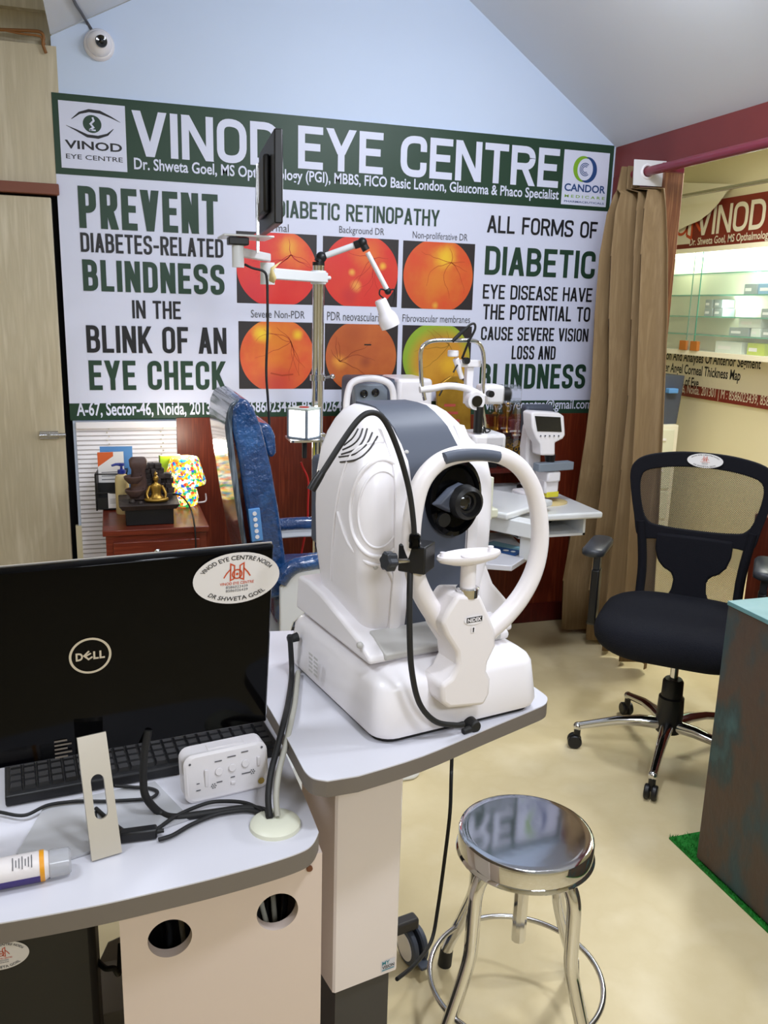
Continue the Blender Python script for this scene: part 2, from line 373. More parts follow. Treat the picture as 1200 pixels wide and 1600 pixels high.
# gable end wall with the banner
RZ, RXc, EZ = 3.15, 1.06, 2.31
b = MB(); b.prism([(WXL, WY, 0), (WXR, WY, 0), (WXR, WY, EZ), (RXc, WY, RZ), (WXL, WY, 2.51)], (0, .1, 0)); struct(b.build('wall_back', 'wall_white'))
b = MB(); b.mm((.262, WY - .012, .10), (WXR, WY, 1.075)); struct(b.build('wall_back_panelling', 'panel_wood'))
b = MB(); b.mm((.262, WY - .022, 0), (WXR, WY - .0, .10)); struct(b.build('baseboard_back', 'panel_dark', bevel=.004))
# sloping ceiling, flat ceiling over the entry
b = MB(); b.prism([(RXc, -1.9, RZ), (WXR + .11, -1.9, EZ - .075), (WXR + .11, -1.9, EZ + .03), (RXc, -1.9, RZ + .1)], (0, 5.64, 0)); struct(b.build('ceiling', 'ceiling_white'))
b = MB(); b.prism([(WXL, -1.9, 2.515), (RXc, -1.9, RZ), (RXc, -1.9, RZ + .1), (WXL, -1.9, 2.62)], (0, 5.64, 0)); struct(b.build('ceiling_slope', 'ceiling_white'))
b = MB(); b.mm((-2.6, -1.9, 2.515), (WXL, 3.0, 2.6)); struct(b.build('ceiling_entry', 'ceiling_white'))
# door side: boards over the door, beam, ajar door
b = MB(); b.mm((-2.6, WY - .005, 1.985), (WXL + .018, WY + .04, 2.475)); struct(b.build('wall_left_boarding', 'pale_wood'))
b = MB(); b.mm((-2.6, WY + .06, 2.44), (WXL, WY + .1, 3.0)); b.mm((-2.6, WY + .02, 2.60), (WXL, WY + .06, 2.64)); b.mm((-2.6, WY + .03, 2.72), (WXL, WY + .06, 2.78)); struct(b.build('wall_left_upper_boards', 'pale_wood'))
b = MB(); b.mm((-2.6, WY - .03, 1.945), (WXL + .0, WY + .03, 1.985)); struct(b.build('trim_1', 'door_beam', bevel=.003))
b = MB(); b.mm((-2.6, WY + .12, 0), (WXL + .02, WY + .14, 1.97)); struct(b.build('door_gap_shade', 'gap_shade'))  # dark sheet behind the ajar door, shade of the gap put into its colour
b = MB(); b.mm((WXL - .012, WY - .004, 0), (WXL + .03, WY + .02, .62)); struct(b.build('trim_2', 'cream_wall'))
dr = thing('door_1', 'pale wooden door standing ajar with a steel tower bolt', 'door', (-.60, WY - .012, 0)); struct(dr)
b = MB(); b.mm((-.45, 0, .01), (.413, .035, 1.935)); b.build('leaf', 'pale_wood', dr, bevel=.003)
b = MB()
p0 = aty(62, 680, WY - .02) - Vector(dr.location); p1 = aty(103, 678, WY - .02) - Vector(dr.location)
b.mm((p0.x, -.012, p0.z - .016), (p1.x - .03, 0, p0.z + .016)); b.cyl((p0.x - .0, -.016, p0.z), (p1.x, -.016, p0.z), .009); b.mm((p0.x + .03, -.035, p0.z - .004), (p0.x + .04, -.012, p0.z + .006))
b.build('handle', 'brushed_steel', dr)
# right wall: header beam, jamb, timber post, low partition, adjoining room
b = MB(); b.mm((WXR, -1.9, 2.178), (WXR + .1, WY, EZ)); struct(b.build('beam_right', 'beam_red', bevel=.003))
b = MB(); b.mm((WXR, 3.42, 0), (WXR + .1, WY + .1, 2.178)); struct(b.build('wall_right', 'beam_red'))
b = MB(); b.mm((WXR - .012, 3.325, 0), (WXR + .09, 3.42, 2.178)); b.mm((WXR - .02, 3.345, 0), (WXR - .012, 3.37, 2.178)); struct(b.build('trim_3', 'post_wood', bevel=.004))
b = MB(); b.mm((WXR, 1.95, 0), (WXR + .1, 2.555, .84)); struct(b.build('wall_right_low', 'panel_wood', bevel=.004))
FX = 3.73
b = MB(); b.mm((FX, -1.9, 0), (FX + .1, 6.6, 2.7)); struct(b.build('wall_far', 'cream_wall'))
b = MB(); b.mm((WXR + .1, 6.4, 0), (FX, 6.5, 2.7)); struct(b.build('wall_far_end', 'cream_wall'))
b = MB(); b.mm((WXR + .1, 3.84, 0), (WXR + .2, 6.4, 2.7)); struct(b.build('wall_next_side', 'cream_wall'))
b = MB(); b.mm((WXR + .1, -1.9, 2.62), (FX, 6.5, 2.72)); struct(b.build('ceiling_next', 'ceiling_next'))
b = MB(); b.mm((-2.6, -1.95, 0), (FX, -1.9, 3.2)); struct(b.build('wall_front', 'cream_wall'))
b = MB(); b.mm((-2.65, -1.9, 0), (-2.6, 3.86, 3.2)); struct(b.build('wall_left', 'cream_wall'))

# ================================================================== wall banner
BY = WY - .006
bn = thing('wall_banner', 'large green and white eye clinic banner on the back wall', 'banner', (0, WY, 0))
PB = PF((0, -.0071, 0), (1, 0, 0), (0, 0, 1))
def bp(px, py): p = aty(px, py, BY); return p.x, p.z
bx0, bz1 = bp(80, 144); bx1, bz0 = bp(930, 647); bx1 = 2.278
b = MB(); b.mm((bx0, -.006, bz0), (bx1, -.001, bz1)); b.build('backing', 'banner_white', bn)
hz = bp(500, 300)[1]; fz = bp(300, 625)[1]
hz = (bp(86, 274)[1] + bp(945, 328)[1]) / 2; fz = (bp(112, 628)[1] + bp(926, 627)[1]) / 2
b = MB(); PB.rect(b, bx0, hz, bx1, bz1, 0); b.build('header_band', 'banner_green', bn)
b = MB(); PB.rect(b, bx0, bz0, bx1, fz, 0); b.build('footer_band', 'banner_green', bn)
def box2(tl, br): a = bp(*tl); c = bp(*br); return a[0], c[1], c[0], a[1]
def avg(tl, tr, br, bl):
    a, b_, c, d = bp(*tl), bp(*tr), bp(*br), bp(*bl); return (a[0] + d[0]) / 2, (c[1] + d[1]) / 2, (b_[0] + c[0]) / 2, (a[1] + b_[1]) / 2
bs_ = [MB() for w in range(3)]; block_text(bs_, PB, 'VINOD EYE CENTRE', *box2((206, 172), (871, 294)), .175, .0008, 0, gap=.5, space=.55, rad=.5)
for q in bs_: q.build('headline_word', 'banner_white', bn)
b = MB(); text(b, PB, 'Dr. Shweta Goel, MS Opthalmology (PGI), MBBS, FICO Basic London, Glaucoma & Phaco Specialist', *box2((209, 246), (872, 317)), .0008, 0, .018)
b.build('credentials_line', 'banner_white', bn)
b = MB(); text(b, PB, 'A-67, Sector-46, Noida, 201301', *box2((119, 628), (344, 651)), .0008, 0, .02); b.build('address_line', 'banner_white', bn); b = MB()
text(b, PB, '| M : 8586023439, 8586026439 |', *box2((349, 626), (556, 648)), .0008, 0, .02); b.build('phone_line', 'banner_white', bn); b = MB()
text(b, PB, 'E : vinodeyecentre@gmail.com', *box2((740, 624), (923, 643)), .0008, 0, .012)
b.build('email_line', 'banner_white', bn)
def sans(s, tl, br, t, m='ink_black', nm='slogan_word', **k):
    bs_ = [MB() for w in s.split()]; block_text(bs_, PB, s, *box2(tl, br), t, .0006, 0, **k)
    for q in bs_: q.build(nm, m, bn)
sans('PREVENT', (121, 290), (341, 367), .17, 'ink_green'); sans('BLINDNESS', (128, 405), (351, 461), .17, 'ink_green')
sans('EYE CHECK', (138, 563), (353, 609), .16, 'ink_green')
sans('DIABETES-RELATED', (125, 363), (349, 403), .14, rad=.5); sans('IN THE', (206, 469), (283, 499), .14); sans('BLINK OF AN', (134, 508), (354, 553), .15)
sans('ALL FORMS OF', (762, 336), (932, 373), .145); sans('EYE DISEASE HAVE', (755, 444), (924, 472), .14); sans('THE POTENTIAL TO', (755, 475), (921, 503), .14)
sans('CAUSE SEVERE VISION', (752, 510), (918, 534), .14); sans('LOSS AND', (800, 540), (867, 562), .14)
sans('DIABETIC', (759, 384), (928, 436), .17, 'ink_green'); sans('BLINDNESS', (750, 568), (913, 607), .17, 'ink_green'); sans('DIABETIC RETINOPATHY', (432, 312), (686, 354), .14, 'ink_green', 'title_word')
for s, tl, br in (('Normal', (405, 348), (451, 363)), ('Background DR', (530, 353), (600, 371)), ('Non-proliferative DR', (645, 361), (730, 380)),
                  ('Severe Non-PDR', (392, 484), (476, 498)), ('PDR neovascularization', (511, 487), (619, 503)), ('Fibrovascular membranes', (629, 491), (734, 505))):
    b = MB(); text(b, PB, s, *box2(tl, br), .0006); b.build('photo_caption', 'ink_grey', bn)
def fundus(name, base, spots, noise, rim=None):
    m = bpy.data.materials.new(name); m.use_nodes = True; nt = m.node_tree; bs = nt.nodes['Principled BSDF']; bs.inputs['Roughness'].default_value = .4
    tc = nt.nodes.new('ShaderNodeTexCoord'); cur = None
    n = nt.nodes.new('ShaderNodeTexNoise'); n.inputs['Scale'].default_value = 9; n.inputs['Detail'].default_value = 5
    nt.links.new(tc.outputs['Object'], n.inputs['Vector'])
    def mix(fac, a, c):
        mx = nt.nodes.new('ShaderNodeMix'); mx.data_type = 'RGBA'; nt.links.new(fac, mx.inputs['Factor'])
        for s_, v in ((6, a), (7, c)):
            if isinstance(v, tuple): mx.inputs[s_].default_value = v
            else: nt.links.new(v, mx.inputs[s_])
        return mx.outputs[2]
    mr = nt.nodes.new('ShaderNodeMapRange'); mr.inputs[1].default_value = .35; mr.inputs[2].default_value = .7; nt.links.new(n.outputs['Fac'], mr.inputs[0])
    cur = mix(mr.outputs[0], lin(base), lin(noise))
    for (x, z, r, c, k) in spots:
        d = nt.nodes.new('ShaderNodeVectorMath'); d.operation = 'DISTANCE'; nt.links.new(tc.outputs['Object'], d.inputs[0]); d.inputs[1].default_value = (x, 0, z)
        ad = nt.nodes.new('ShaderNodeMath'); ad.operation = 'MULTIPLY_ADD'; nt.links.new(n.outputs['Fac'], ad.inputs[0]); ad.inputs[1].default_value = -r * 1.1; nt.links.new(d.outputs['Value'], ad.inputs[2])
        q = nt.nodes.new('ShaderNodeMapRange'); q.interpolation_type = 'SMOOTHSTEP'; nt.links.new(ad.outputs[0], q.inputs[0])
        q.inputs[1].default_value = r * .55; q.inputs[2].default_value = -r * .55; q.inputs[3].default_value = 0; q.inputs[4].default_value = k
        cur = mix(q.outputs[0], cur, lin(c))
    if rim:
        d = nt.nodes.new('ShaderNodeVectorMath'); d.operation = 'DISTANCE'; nt.links.new(tc.outputs['Object'], d.inputs[0]); d.inputs[1].default_value = (.02, 0, -.02)
        q = nt.nodes.new('ShaderNodeMapRange'); nt.links.new(d.outputs['Value'], q.inputs[0]); q.inputs[1].default_value = .11; q.inputs[2].default_value = .17
        cur = mix(q.outputs[0], cur, lin(rim))
    nt.links.new(cur, bs.inputs['Base Color']); M[name] = m
fundus('fundus_red', 'd92424', [(.07, .07, .11, 'e87a28', .9), (.05, .09, .05, 'eda533', .9), (-.1, -.1, .09, 'cf2434', .7)], 'dd3627')
fundus('fundus_background', 'd72a24', [(.03, .07, .10, 'e2702a', .9), (-.04, .0, .02, 'eeb04a', .9), (.1, .03, .02, 'f0b23a', 1), (-.02, -.06, .03, 'eda54a', .9), (-.05, -.1, .05, 'c52a2c', .8)], 'da3d28')
fundus('fundus_orange', 'd94d27', [(.0, .0, .13, 'e0812a', .9), (.03, .08, .07, 'efc02c', 1), (-.01, -.13, .02, 'e6a83c', 1)], 'd8642a')
fundus('fundus_severe', 'd94a2b', [(-.02, .07, .16, 'e58427', 1), (-.07, .09, .05, 'f2cf2a', 1), (.09, .09, .03, 'f0c32a', 1), (.0, -.13, .1, 'd23f3c', .7)], 'dd6a2e')
fundus('fundus_brown', 'b8582a', [(-.1, -.02, .04, 'eda03c', 1), (.02, -.02, .035, '8c3a22', .6), (-.04, .1, .07, 'a64a25', .6)], 'c76a30')
fundus('fundus_yellow', 'c98a2a', [(.07, -.03, .07, 'e8b32c', 1), (-.1, -.11, .05, 'e0c22e', 1), (0, .1, .07, 'a97c2e', .7)], 'd59a30', rim='8fae32')
for k, (tl, tr, br, bl, fm, ox) in enumerate((((368, 361), (497, 367), (492, 476), (371, 474), 'fundus_red', 0), ((502, 368), (624, 375), (619, 480), (506, 477), 'fundus_background', 0),
        ((630, 375), (742, 382), (738, 484), (627, 482), 'fundus_orange', 0), ((371, 501), (494, 505), (490, 609), (375, 606), 'fundus_severe', 0),
        ((506, 505), (623, 508), (618, 609), (508, 608), 'fundus_brown', 0), ((627, 508), (737, 510), (733, 609), (628, 609), 'fundus_yellow', 0))):
    x0, z0, x1, z1 = avg(tl, tr, br, bl); cx, cz, w, h = (x0 + x1) / 2, (z0 + z1) / 2, x1 - x0, z1 - z0
    b = MB(); Q = PF((0, 0, 0), (1, 0, 0), (0, 0, 1)); Q.rect(b, -w / 2, -h / 2, w / 2, h / 2, 0, 0)
    rx, ry = w * (.5 if k < 2 else .485), h * .56; pts = []
    for i in range(72):
        a = 2 * math.pi * i / 72; px_, pz_ = rx * math.cos(a), ry * math.sin(a); pts.append((max(-w / 2, min(w / 2, px_)), max(-h / 2, min(h / 2, pz_))))
    Q.poly(b, pts, .0006, 1)
    rnd = random.Random(k + 3)
    for j in range(9):                               # the printed blood vessels
        a = rnd.uniform(0, 6.28); x, z = (.06, .06) if k != 4 else (-.1, -.02); pl = []
        for q in range(9):
            if (x / rx) ** 2 + (z / (h / 2)) ** 2 > .86: break
            pl.append((x, z)); x += math.cos(a) * .022; z += math.sin(a) * .022; a += rnd.uniform(-.45, .45)
        if len(pl) > 3: Q.line(b, pl, [.0028 * (1 - .7 * i / len(pl)) for i in range(len(pl))], .001, 2)
    if k == 4: Q.rect(b, .012, .052, .045, .058, .0012, 3)
    if k == 3: Q.line(b, [(-.03, -.075), (.02, -.085), (.07, -.08)], .006, .0012, 2)
    mat('vessel_%d' % k, ('c01f26', 'b8281f', 'b8421f', 'b5401f', '8e3a1e', '8f6a1e')[k], .4)
    b.build('photograph', ['photo_black', fm, 'vessel_%d' % k, 'ink_black'], bn, loc=(cx, -.0066, cz))
# logos
x0, z0, x1, z1 = avg((90, 156), (195, 166), (199, 269), (97, 262))
b = MB(); PB.rect(b, x0, z0, x1, z1, .0006, 0)
cx, cz = bp(144, 194); w = x1 - x0
PB.line(b, [(cx - .105 * w / .33 + .0, cz - .01)] and [(cx + dx, cz + dz) for dx, dz in ((-.075, .012), (-.045, .036), (-.01, .047), (.03, .045), (.07, .03), (.105, .014))], [.002, .008, .011, .011, .006, .001], .0012, 2)
PB.line(b, [(cx + dx, cz + dz) for dx, dz in ((-.095, -.012), (-.06, -.026), (-.02, -.044), (.02, -.046), (.055, -.034), (.078, -.012))], [.001, .006, .011, .011, .008, .002], .0012, 2)
PB.disc(b, cx, cz, .034, .032, .0012, 1)
PB.line(b, [(cx - .01, cz - .022), (cx + .004, cz - .012), (cx - .006, cz + .0), (cx + .006, cz + .012), (cx + .002, cz + .024)], .007, .0018, 0); PB.line(b, [(cx - .012, cz - .022), (cx + .012, cz - .022)], .005, .0018, 0)
X0, Z0, X1, Z1 = box2((101, 218), (191, 238.5)); text(b, PB, 'VINOD', X0, Z0, X1, Z1, .0012, 2, .022)
for ch, u in zip('VIND', (.1, .36, .56, .88)): pass
X0, Z0, X1, Z1 = box2((103, 240), (192, 254)); text(b, PB, 'EYE CENTRE', X0, Z0, X1, Z1, .0012, 2, .004)
b.build('clinic_logo_panel', ['banner_white', 'ink_green', 'ink_black'], bn)
x0, z0, x1, z1 = avg((881, 234), (952, 239), (947, 324), (877, 319))
b = MB(); PB.rect(b, x0, z0, x1, z1, .0006, 0); cx, cz = bp(914, 265)
for (a0, a1, m_, dx) in ((70, 270, 1, -.004), (-110, 90, 2, .004)):
    PB.line(b, [(cx + dx + .047 * math.cos(R(a0 + (a1 - a0) * i / 24)), cz + .052 * math.sin(R(a0 + (a1 - a0) * i / 24))) for i in range(25)], [.004 + .018 * math.sin(math.pi * i / 24) for i in range(25)], .0012, m_)
for r in (.013, .020, .027): PB.ring(b, cx, cz, r, .0035, .0012, 2, 50, 310)
X0, Z0, X1, Z1 = box2((882, 286), (945, 303)); text(b, PB, 'CANDOR', X0, Z0, X1, Z1, .0012, 2, .025)
X0, Z0, X1, Z1 = box2((882, 303.5), (944, 312.5)); text(b, PB, 'M E D I C A R E', X0, Z0, X1, Z1, .0012, 1, .015)
X0, Z0, X1, Z1 = box2((881, 312.5), (943, 320)); text(b, PB, 'PHARMACEUTICALS', X0, Z0, X1, Z1, .0012, 2, .015)
b.build('sponsor_logo_panel', ['banner_white', 'logo_lime', 'logo_blue'], bn)

# ================================================================== security camera and wires
c0 = aty(155, 71, WY); ct = thing('security_camera', 'white dome security camera on the wall above the banner', 'camera', (c0.x, WY, c0.z))
b = MB(); b.lathe([(.0, 0), (.056, 0), (.056, .012), (.05, .02), (.0, .021)], axis=(0, -1, 0)); b.build('base', 'white_plastic', ct)
b = MB(); b.sphere((0, -.025, 0), .046, 28, sc=(1, 1, 1)); b.build('dome', 'white_plastic', ct)
b = MB(); d = V(.18, -1, -.05).normalized(); q = V(0, -.025, 0) + d * .040
b.lathe([(.0, .002), (.018, .002), (.022, .006), (.02, .012), (.012, .011), (.0, .008)], c=q, axis=d); l = b.build('lens', 'lens_black', ct)
b = MB(); b.sphere(q + d * .008, .010, 16); b.build('lens_glass', 'dark_glass', l)
b = MB(); _n = V(-.5226, 0, 1); _p = V(WXL, 0, 2.515 - .007)
def on_slope(x, y): d = ray(x, y); return EYE + d * ((_p - EYE).dot(_n) / d.dot(_n))
pts = [on_slope(112, -8), on_slope(118, 6), on_slope(127, 20)] + [aty(x, y, WY - .007) for x, y in ((136, 35), (144, 48), (147, 55))]
b.tube(smooth_path(pts), .0055); tag(b.build('camera_cable', 'ink_grey'), 'grey cable running down the wall to the dome camera', 'cable')
b = MB(); pts = [aty(x, y, WY - .02) for x, y in ((-8, 46), (20, 47), (45, 48), (63, 50), (68, 58), (67, 68), (70, 78), (72, 83))]
b.tube(smooth_path(pts), .006); b.tube(smooth_path([aty(x, y, WY - .02) for x, y in ((-8, 44), (30, 52), (60, 56), (66, 62), (70, 70))]), .004)
tag(b.build('loose_wire', 'brown_lamp'), 'loose brown wires hanging over the door boarding', 'wire')

# ================================================================== blind below the banner
b = MB(); x0, x1 = WXL + .012, .26; zt, zb = bz0 - .004, .18; n = 44
bl = thing('window_blind', 'white horizontal slat blind below the banner beside the wooden panel', 'blind', (0, WY, 0))
for i in range(n):
    z = zt - .03 - (zt - .05 - zb) * i / (n - 1)
    b.loft([[V(x, -.012 - .007, z - .008), V(x, -.014, z + .004), V(x, -.005, z + .011), V(x, -.004, z - .002)] for x in (x0, x1)])
b.build('slats', 'white_plastic', bl, smooth=20)
b = MB(); b.mm((x0, -.035, zt - .028), (x1, -.003, zt)); b.build('head_rail', 'white_plastic', bl, bevel=.002)
b = MB(); b.mm((x0, -.026, zb - .03), (x1, -.004, zb - .01)); b.build('bottom_rail', 'white_plastic', bl, bevel=.003)
for x in (x0 + .125, x1 - .06):
    b = MB()
    for i in range(26): b.sphere((x + .004 * (-1) ** i, -.024, zt - .03 - i * .016), .0032, 8)
    b.build('ladder_cord', 'cable_beige', bl)

# ================================================================== near desk
HD = .76
tops = [(498, 1300), (489, 1318), (470, 1331), (417, 1349), (333, 1372), (250, 1392), (167, 1411), (80, 1428), (0, 1442)]
out = smooth_path([atz(x, y, HD) for x, y in tops], 5)
poly = [V(out[0].x - .012, 1.78, HD), V(out[0].x, 1.25, HD)] + out + [V(-.75, 1.075, HD), V(-.75, 1.78, HD)]
dk = thing('computer_desk', 'white desk with grey curved edge and two round holes in its panel', 'desk', (0, 1.3, 0))
DO = V(0, 1.3, 0)
b = MB(); b.prism([p - DO for p in poly], (0, 0, -.002), 0); b.build('desk_top', 'laminate_white', dk)
b = MB(); b.prism([p - DO - V(0, 0, .002) for p in poly], (0, 0, -.030)); b.build('edge_band', 'edge_band', dk)
PY = 1.145
xl, xr = aty(187, 1450, PY).x, aty(500, 1450, PY).x; zt = HD - .033
cu = bpy.data.curves.new('panel', 'CURVE'); cu.dimensions = '2D'; cu.fill_mode = 'BOTH'; cu.extrude = .009
def spl(pts):
    s = cu.splines.new('POLY'); s.points.add(len(pts) - 1); s.use_cyclic_u = True
    for q, (x, z) in zip(s.points, pts): q.co = (x, z, 0, 1)
spl([(xl, .012), (xr, .012), (xr, zt), (xl, zt)])
holes = [aty(265, 1460, PY), aty(432, 1419, PY)]; hr = .0325
for h in holes: spl([(h.x + hr * math.cos(R(i * 8)), h.z + hr * math.sin(R(i * 8))) for i in range(45)])
tmp = bpy.data.objects.new('panel', cu); COL.objects.link(tmp); bpy.context.view_layer.update()
me = bpy.data.meshes.new_from_object(tmp.evaluated_get(bpy.context.evaluated_depsgraph_get())); bpy.data.objects.remove(tmp)
me.materials.clear(); me.materials.append(M['laminate_panel'])
me.transform(Matrix.Rotation(R(90), 4, 'X')); me.transform(Matrix.Translation((0, PY - 1.3, 0)))
o = bpy.data.objects.new('front_panel', me); COL.objects.link(o); o.parent = dk
b = MB(); b.mm((xl, PY - 1.3 + .010, .012), (xl + .018, .45, zt)); b.build('side_panel', 'laminate_panel', dk)
b = MB(); b.mm((xr - .018, PY - 1.3 + .010, .012), (xr, .45, zt)); b.build('side_panel', 'laminate_panel', dk)
b = MB(); b.mm((xl + .02, .34, .012), (xr - .02, .36, zt)); b.build('back_panel', 'column_dark', dk)
b = MB(); b.mm((-.74, -.1, .0), (-.72, .45, zt)); b.build('side_panel', 'laminate_panel', dk)
p = aty(484, 1358, PY - .012) - DO; b = MB(); b.cyl(p, p + V(0, .01, 0), .005, n=12); b.build('screw', 'post_wood', dk)
g0 = atz(430, 1287, HD + .004) - DO
b = MB(); b.lathe([(0, -.004), (.040, -.004), (.039, .002), (.034, .006), (.020, .008), (.0, .0085)], c=g0, n=36); b.build('cable_grommet', 'cream_plastic', dk)
# cables inside the cabinet, seen through the holes
rnd = random.Random(3)
for k in range(9):
    h = holes[1] if k < 6 else holes[0]; x = h.x + rnd.uniform(-.03, .03); yy = PY + .05 + .02 * (k % 3)
    b = MB(); b.tube(smooth_path([(x, yy, h.z + .055), (x + rnd.uniform(-.01, .01), yy, h.z + .03), (x + rnd.uniform(-.02, .02), yy + .01, h.z - .04), (x + rnd.uniform(-.03, .03), yy, h.z - .2)]), .0045)
    tag(b.build('loose_cable', 'cable_beige' if k % 3 == 1 else 'black_rubber'), ('beige' if k % 3 == 1 else 'black') + ' cable hanging behind the ' + ('right' if k < 6 else 'left') + ' round hole of the desk panel', 'cable', ('beige' if k % 3 == 1 else 'black') + ' cables behind the ' + ('right' if k < 6 else 'left') + ' desk hole')

# ------------------------------------------------------------------ all-in-one computer seen from behind
MF = Frame((-.045, 1.225, HD), 7)
mo = thing('computer_monitor', 'black monitor seen from behind on the near desk with oval sticker', 'monitor', MF.o, MF.deg)
tr = MF.y(440, 853, -.025); br = MF.y(425, 1130, .02); mw = .272
zb_, zt_ = br.z, tr.z; tl_y, bl_y = -.025, .02
b = MB()
def mring(i, y):
    return [V(s * (mw - i), y + bl_y + (tl_y - bl_y) * ((zt_ - i if t else zb_ + i) - zb_) / (zt_ - zb_), (zt_ - i) if t else (zb_ + i)) for s, t in ((-1, 0), (1, 0), (1, 1), (-1, 1))]
b.loft([mring(.006, .026), mring(.0, .022), mring(.0, .012), mring(.004, .004), mring(.03, 0.0)]); b.build('casing', 'black_gloss', mo, bevel=.002)
b = MB(); b.loft([mring(-.0008, .027), mring(-.0008, .023)]); b.build('bezel', 'silver_satin', mo)
b = MB(); b.loft([mring(.008, .0275), mring(.008, .0285)]); b.build('screen', 'dark_glass', mo)
ud = V(0, tl_y - bl_y, zt_ - zb_).normalized()
PM = PF(V(0, bl_y, zb_), (1, 0, 0), ud)
mh = V(0, tl_y - bl_y, zt_ - zb_).length
def mp(px, py):
    p = MF.y(px, py, 0); t = (py - 850) / 280
    for _ in range(6):
        k = (p.z - zb_) / (zt_ - zb_); p = MF.y(px, py, bl_y + (tl_y - bl_y) * k)
    return p.x, (p.z - zb_) / ud.z
b = MB(); cx, cy = mp(141, 1024); PM.ring(b, cx, cy, .0275, .0034, .0012)
t0 = -.019; 
text(b, PM, 'D', cx - .020, cy - .0065, cx - .010, cy + .0065, .0012, 0, .04)
PM.line(b, [(cx - .0015, cy + .008), (cx - .0085, cy + .001), (cx - .0025, cy - .0055), (cx + .003, cy - .002)], .0026, .0012); PM.line(b, [(cx - .006, cy + .0005), (cx + .001, cy + .004)], .0024, .0012)
text(b, PM, 'L', cx + .004, cy - .0065, cx + .0115, cy + .0065, .0012, 0, .04); text(b, PM, 'L', cx + .0125, cy - .0065, cx + .020, cy + .0065, .0012, 0, .04)
b.build('brand_badge', 'silver_satin', mo)
sx_, sy_ = mp(368, 902); ex_, _ = mp(301, 905); e2, _ = mp(436, 900); _, ty_ = mp(368, 863); _, by_ = mp(368, 942)
sticker(mo, PM, (ex_ + e2) / 2, (ty_ + by_) / 2, (e2 - ex_) / 2, (ty_ - by_) / 2, .0012)
b = MB(); lx_, ly_ = mp(99, 1172); lx2, ly2 = mp(128, 1150)
for i in range(5): PM.rect(b, lx_ - .012, ly_ - .012 + i * .007, lx_ + (.012 if i % 2 else .006), ly_ - .009 + i * .007, .0012)
b.build('rating_label', 'edge_band', mo)
# stand
f0, f1 = MF.z(143, 1345, .002), MF.z(190, 1331, .002)
t0_, t1_ = MF.y(124, 1150, -.004), MF.y(172, 1143, -.004)
b = MB(); up_ = (t0_ + t1_) / 2 - (f0 + f1) / 2
def sp(u, k): return (f0 * (1 - u) + f1 * u) * (1 - k) + (t0_ * (1 - u) + t1_ * u) * k
cu = bpy.data.curves.new('stand', 'CURVE'); cu.dimensions = '2D'; cu.fill_mode = 'BOTH'; cu.extrude = .003; cu.resolution_u = 4
def spl2(c, pts):
    s = c.splines.new('POLY'); s.points.add(len(pts) - 1); s.use_cyclic_u = True
    for q, (x, z) in zip(s.points, pts): q.co = (x, z, 0, 1)
wS = (f1 - f0).length; hS = up_.length
spl2(cu, [(-wS / 2, 0), (wS / 2, 0), (wS * .48, hS), (-wS * .48, hS)])
sw = wS * .22; z0_, z1_ = hS * .36, hS * .62
spl2(cu, [(sw * math.cos(R(a)), z1_ + sw * math.sin(R(a))) for a in range(0, 181, 15)] + [(sw * math.cos(R(a)), z0_ + sw * math.sin(R(a))) for a in range(180, 361, 15)])
tmp = bpy.data.objects.new('stand', cu); COL.objects.link(tmp); bpy.context.view_layer.update()
me = bpy.data.meshes.new_from_object(tmp.evaluated_get(bpy.context.evaluated_depsgraph_get())); bpy.data.objects.remove(tmp)
me.materials.clear(); me.materials.append(M['silver_satin'])
xx = (f1 - f0).normalized(); yy = (up_ - xx * up_.dot(xx)).normalized(); zz = xx.cross(yy)
me.transform(Matrix.Translation((f0 + f1) / 2) @ Matrix((xx, yy, zz)).transposed().to_4x4())
o = bpy.data.objects.new('stand', me); COL.objects.link(o); o.parent = mo
b = MB(); b.prism([MF.z(x, y, .001) for x, y in ((112, 1343), (297, 1281), (242, 1224), (70, 1262), (26, 1338))], (0, 0, .004)); b.build('stand_base', 'stand_base_grey', mo)

# ------------------------------------------------------------------ keyboard behind the monitor
ka, kb = atz(8, 1252, HD + .012), atz(438, 1172, HD + .012); kd = math.degrees(math.atan2(kb.y - ka.y, kb.x - ka.x)); kw = (kb - ka).length
kb_ = thing('keyboard', 'black keyboard lying on the desk behind the monitor', 'keyboard', (ka.x, ka.y, HD), kd)
b = MB(); b.prism([V(0, 0, .001), V(kw, 0, .001), V(kw, .15, .001), V(0, .15, .001)], (0, 0, .018)); b.build('base', 'key_base', kb_, bevel=.003)
b = MB()
for r_ in range(6):
    n_ = 21
    for i in range(n_):
        if r_ == 5 and 5 < i < 12: continue
        x0 = .008 + i * (kw - .016) / n_; y0 = .012 + r_ * .0215
        b.loft([[V(x0 + s, y0 + s, z), V(x0 + (kw - .016) / n_ - .002 - s, y0 + s, z), V(x0 + (kw - .016) / n_ - .002 - s, y0 + .0185 - s, z), V(x0 + s, y0 + .0185 - s, z)] for z, s in ((.019, 0), (.026, .002))])
b.build('keys', 'key_black', kb_)

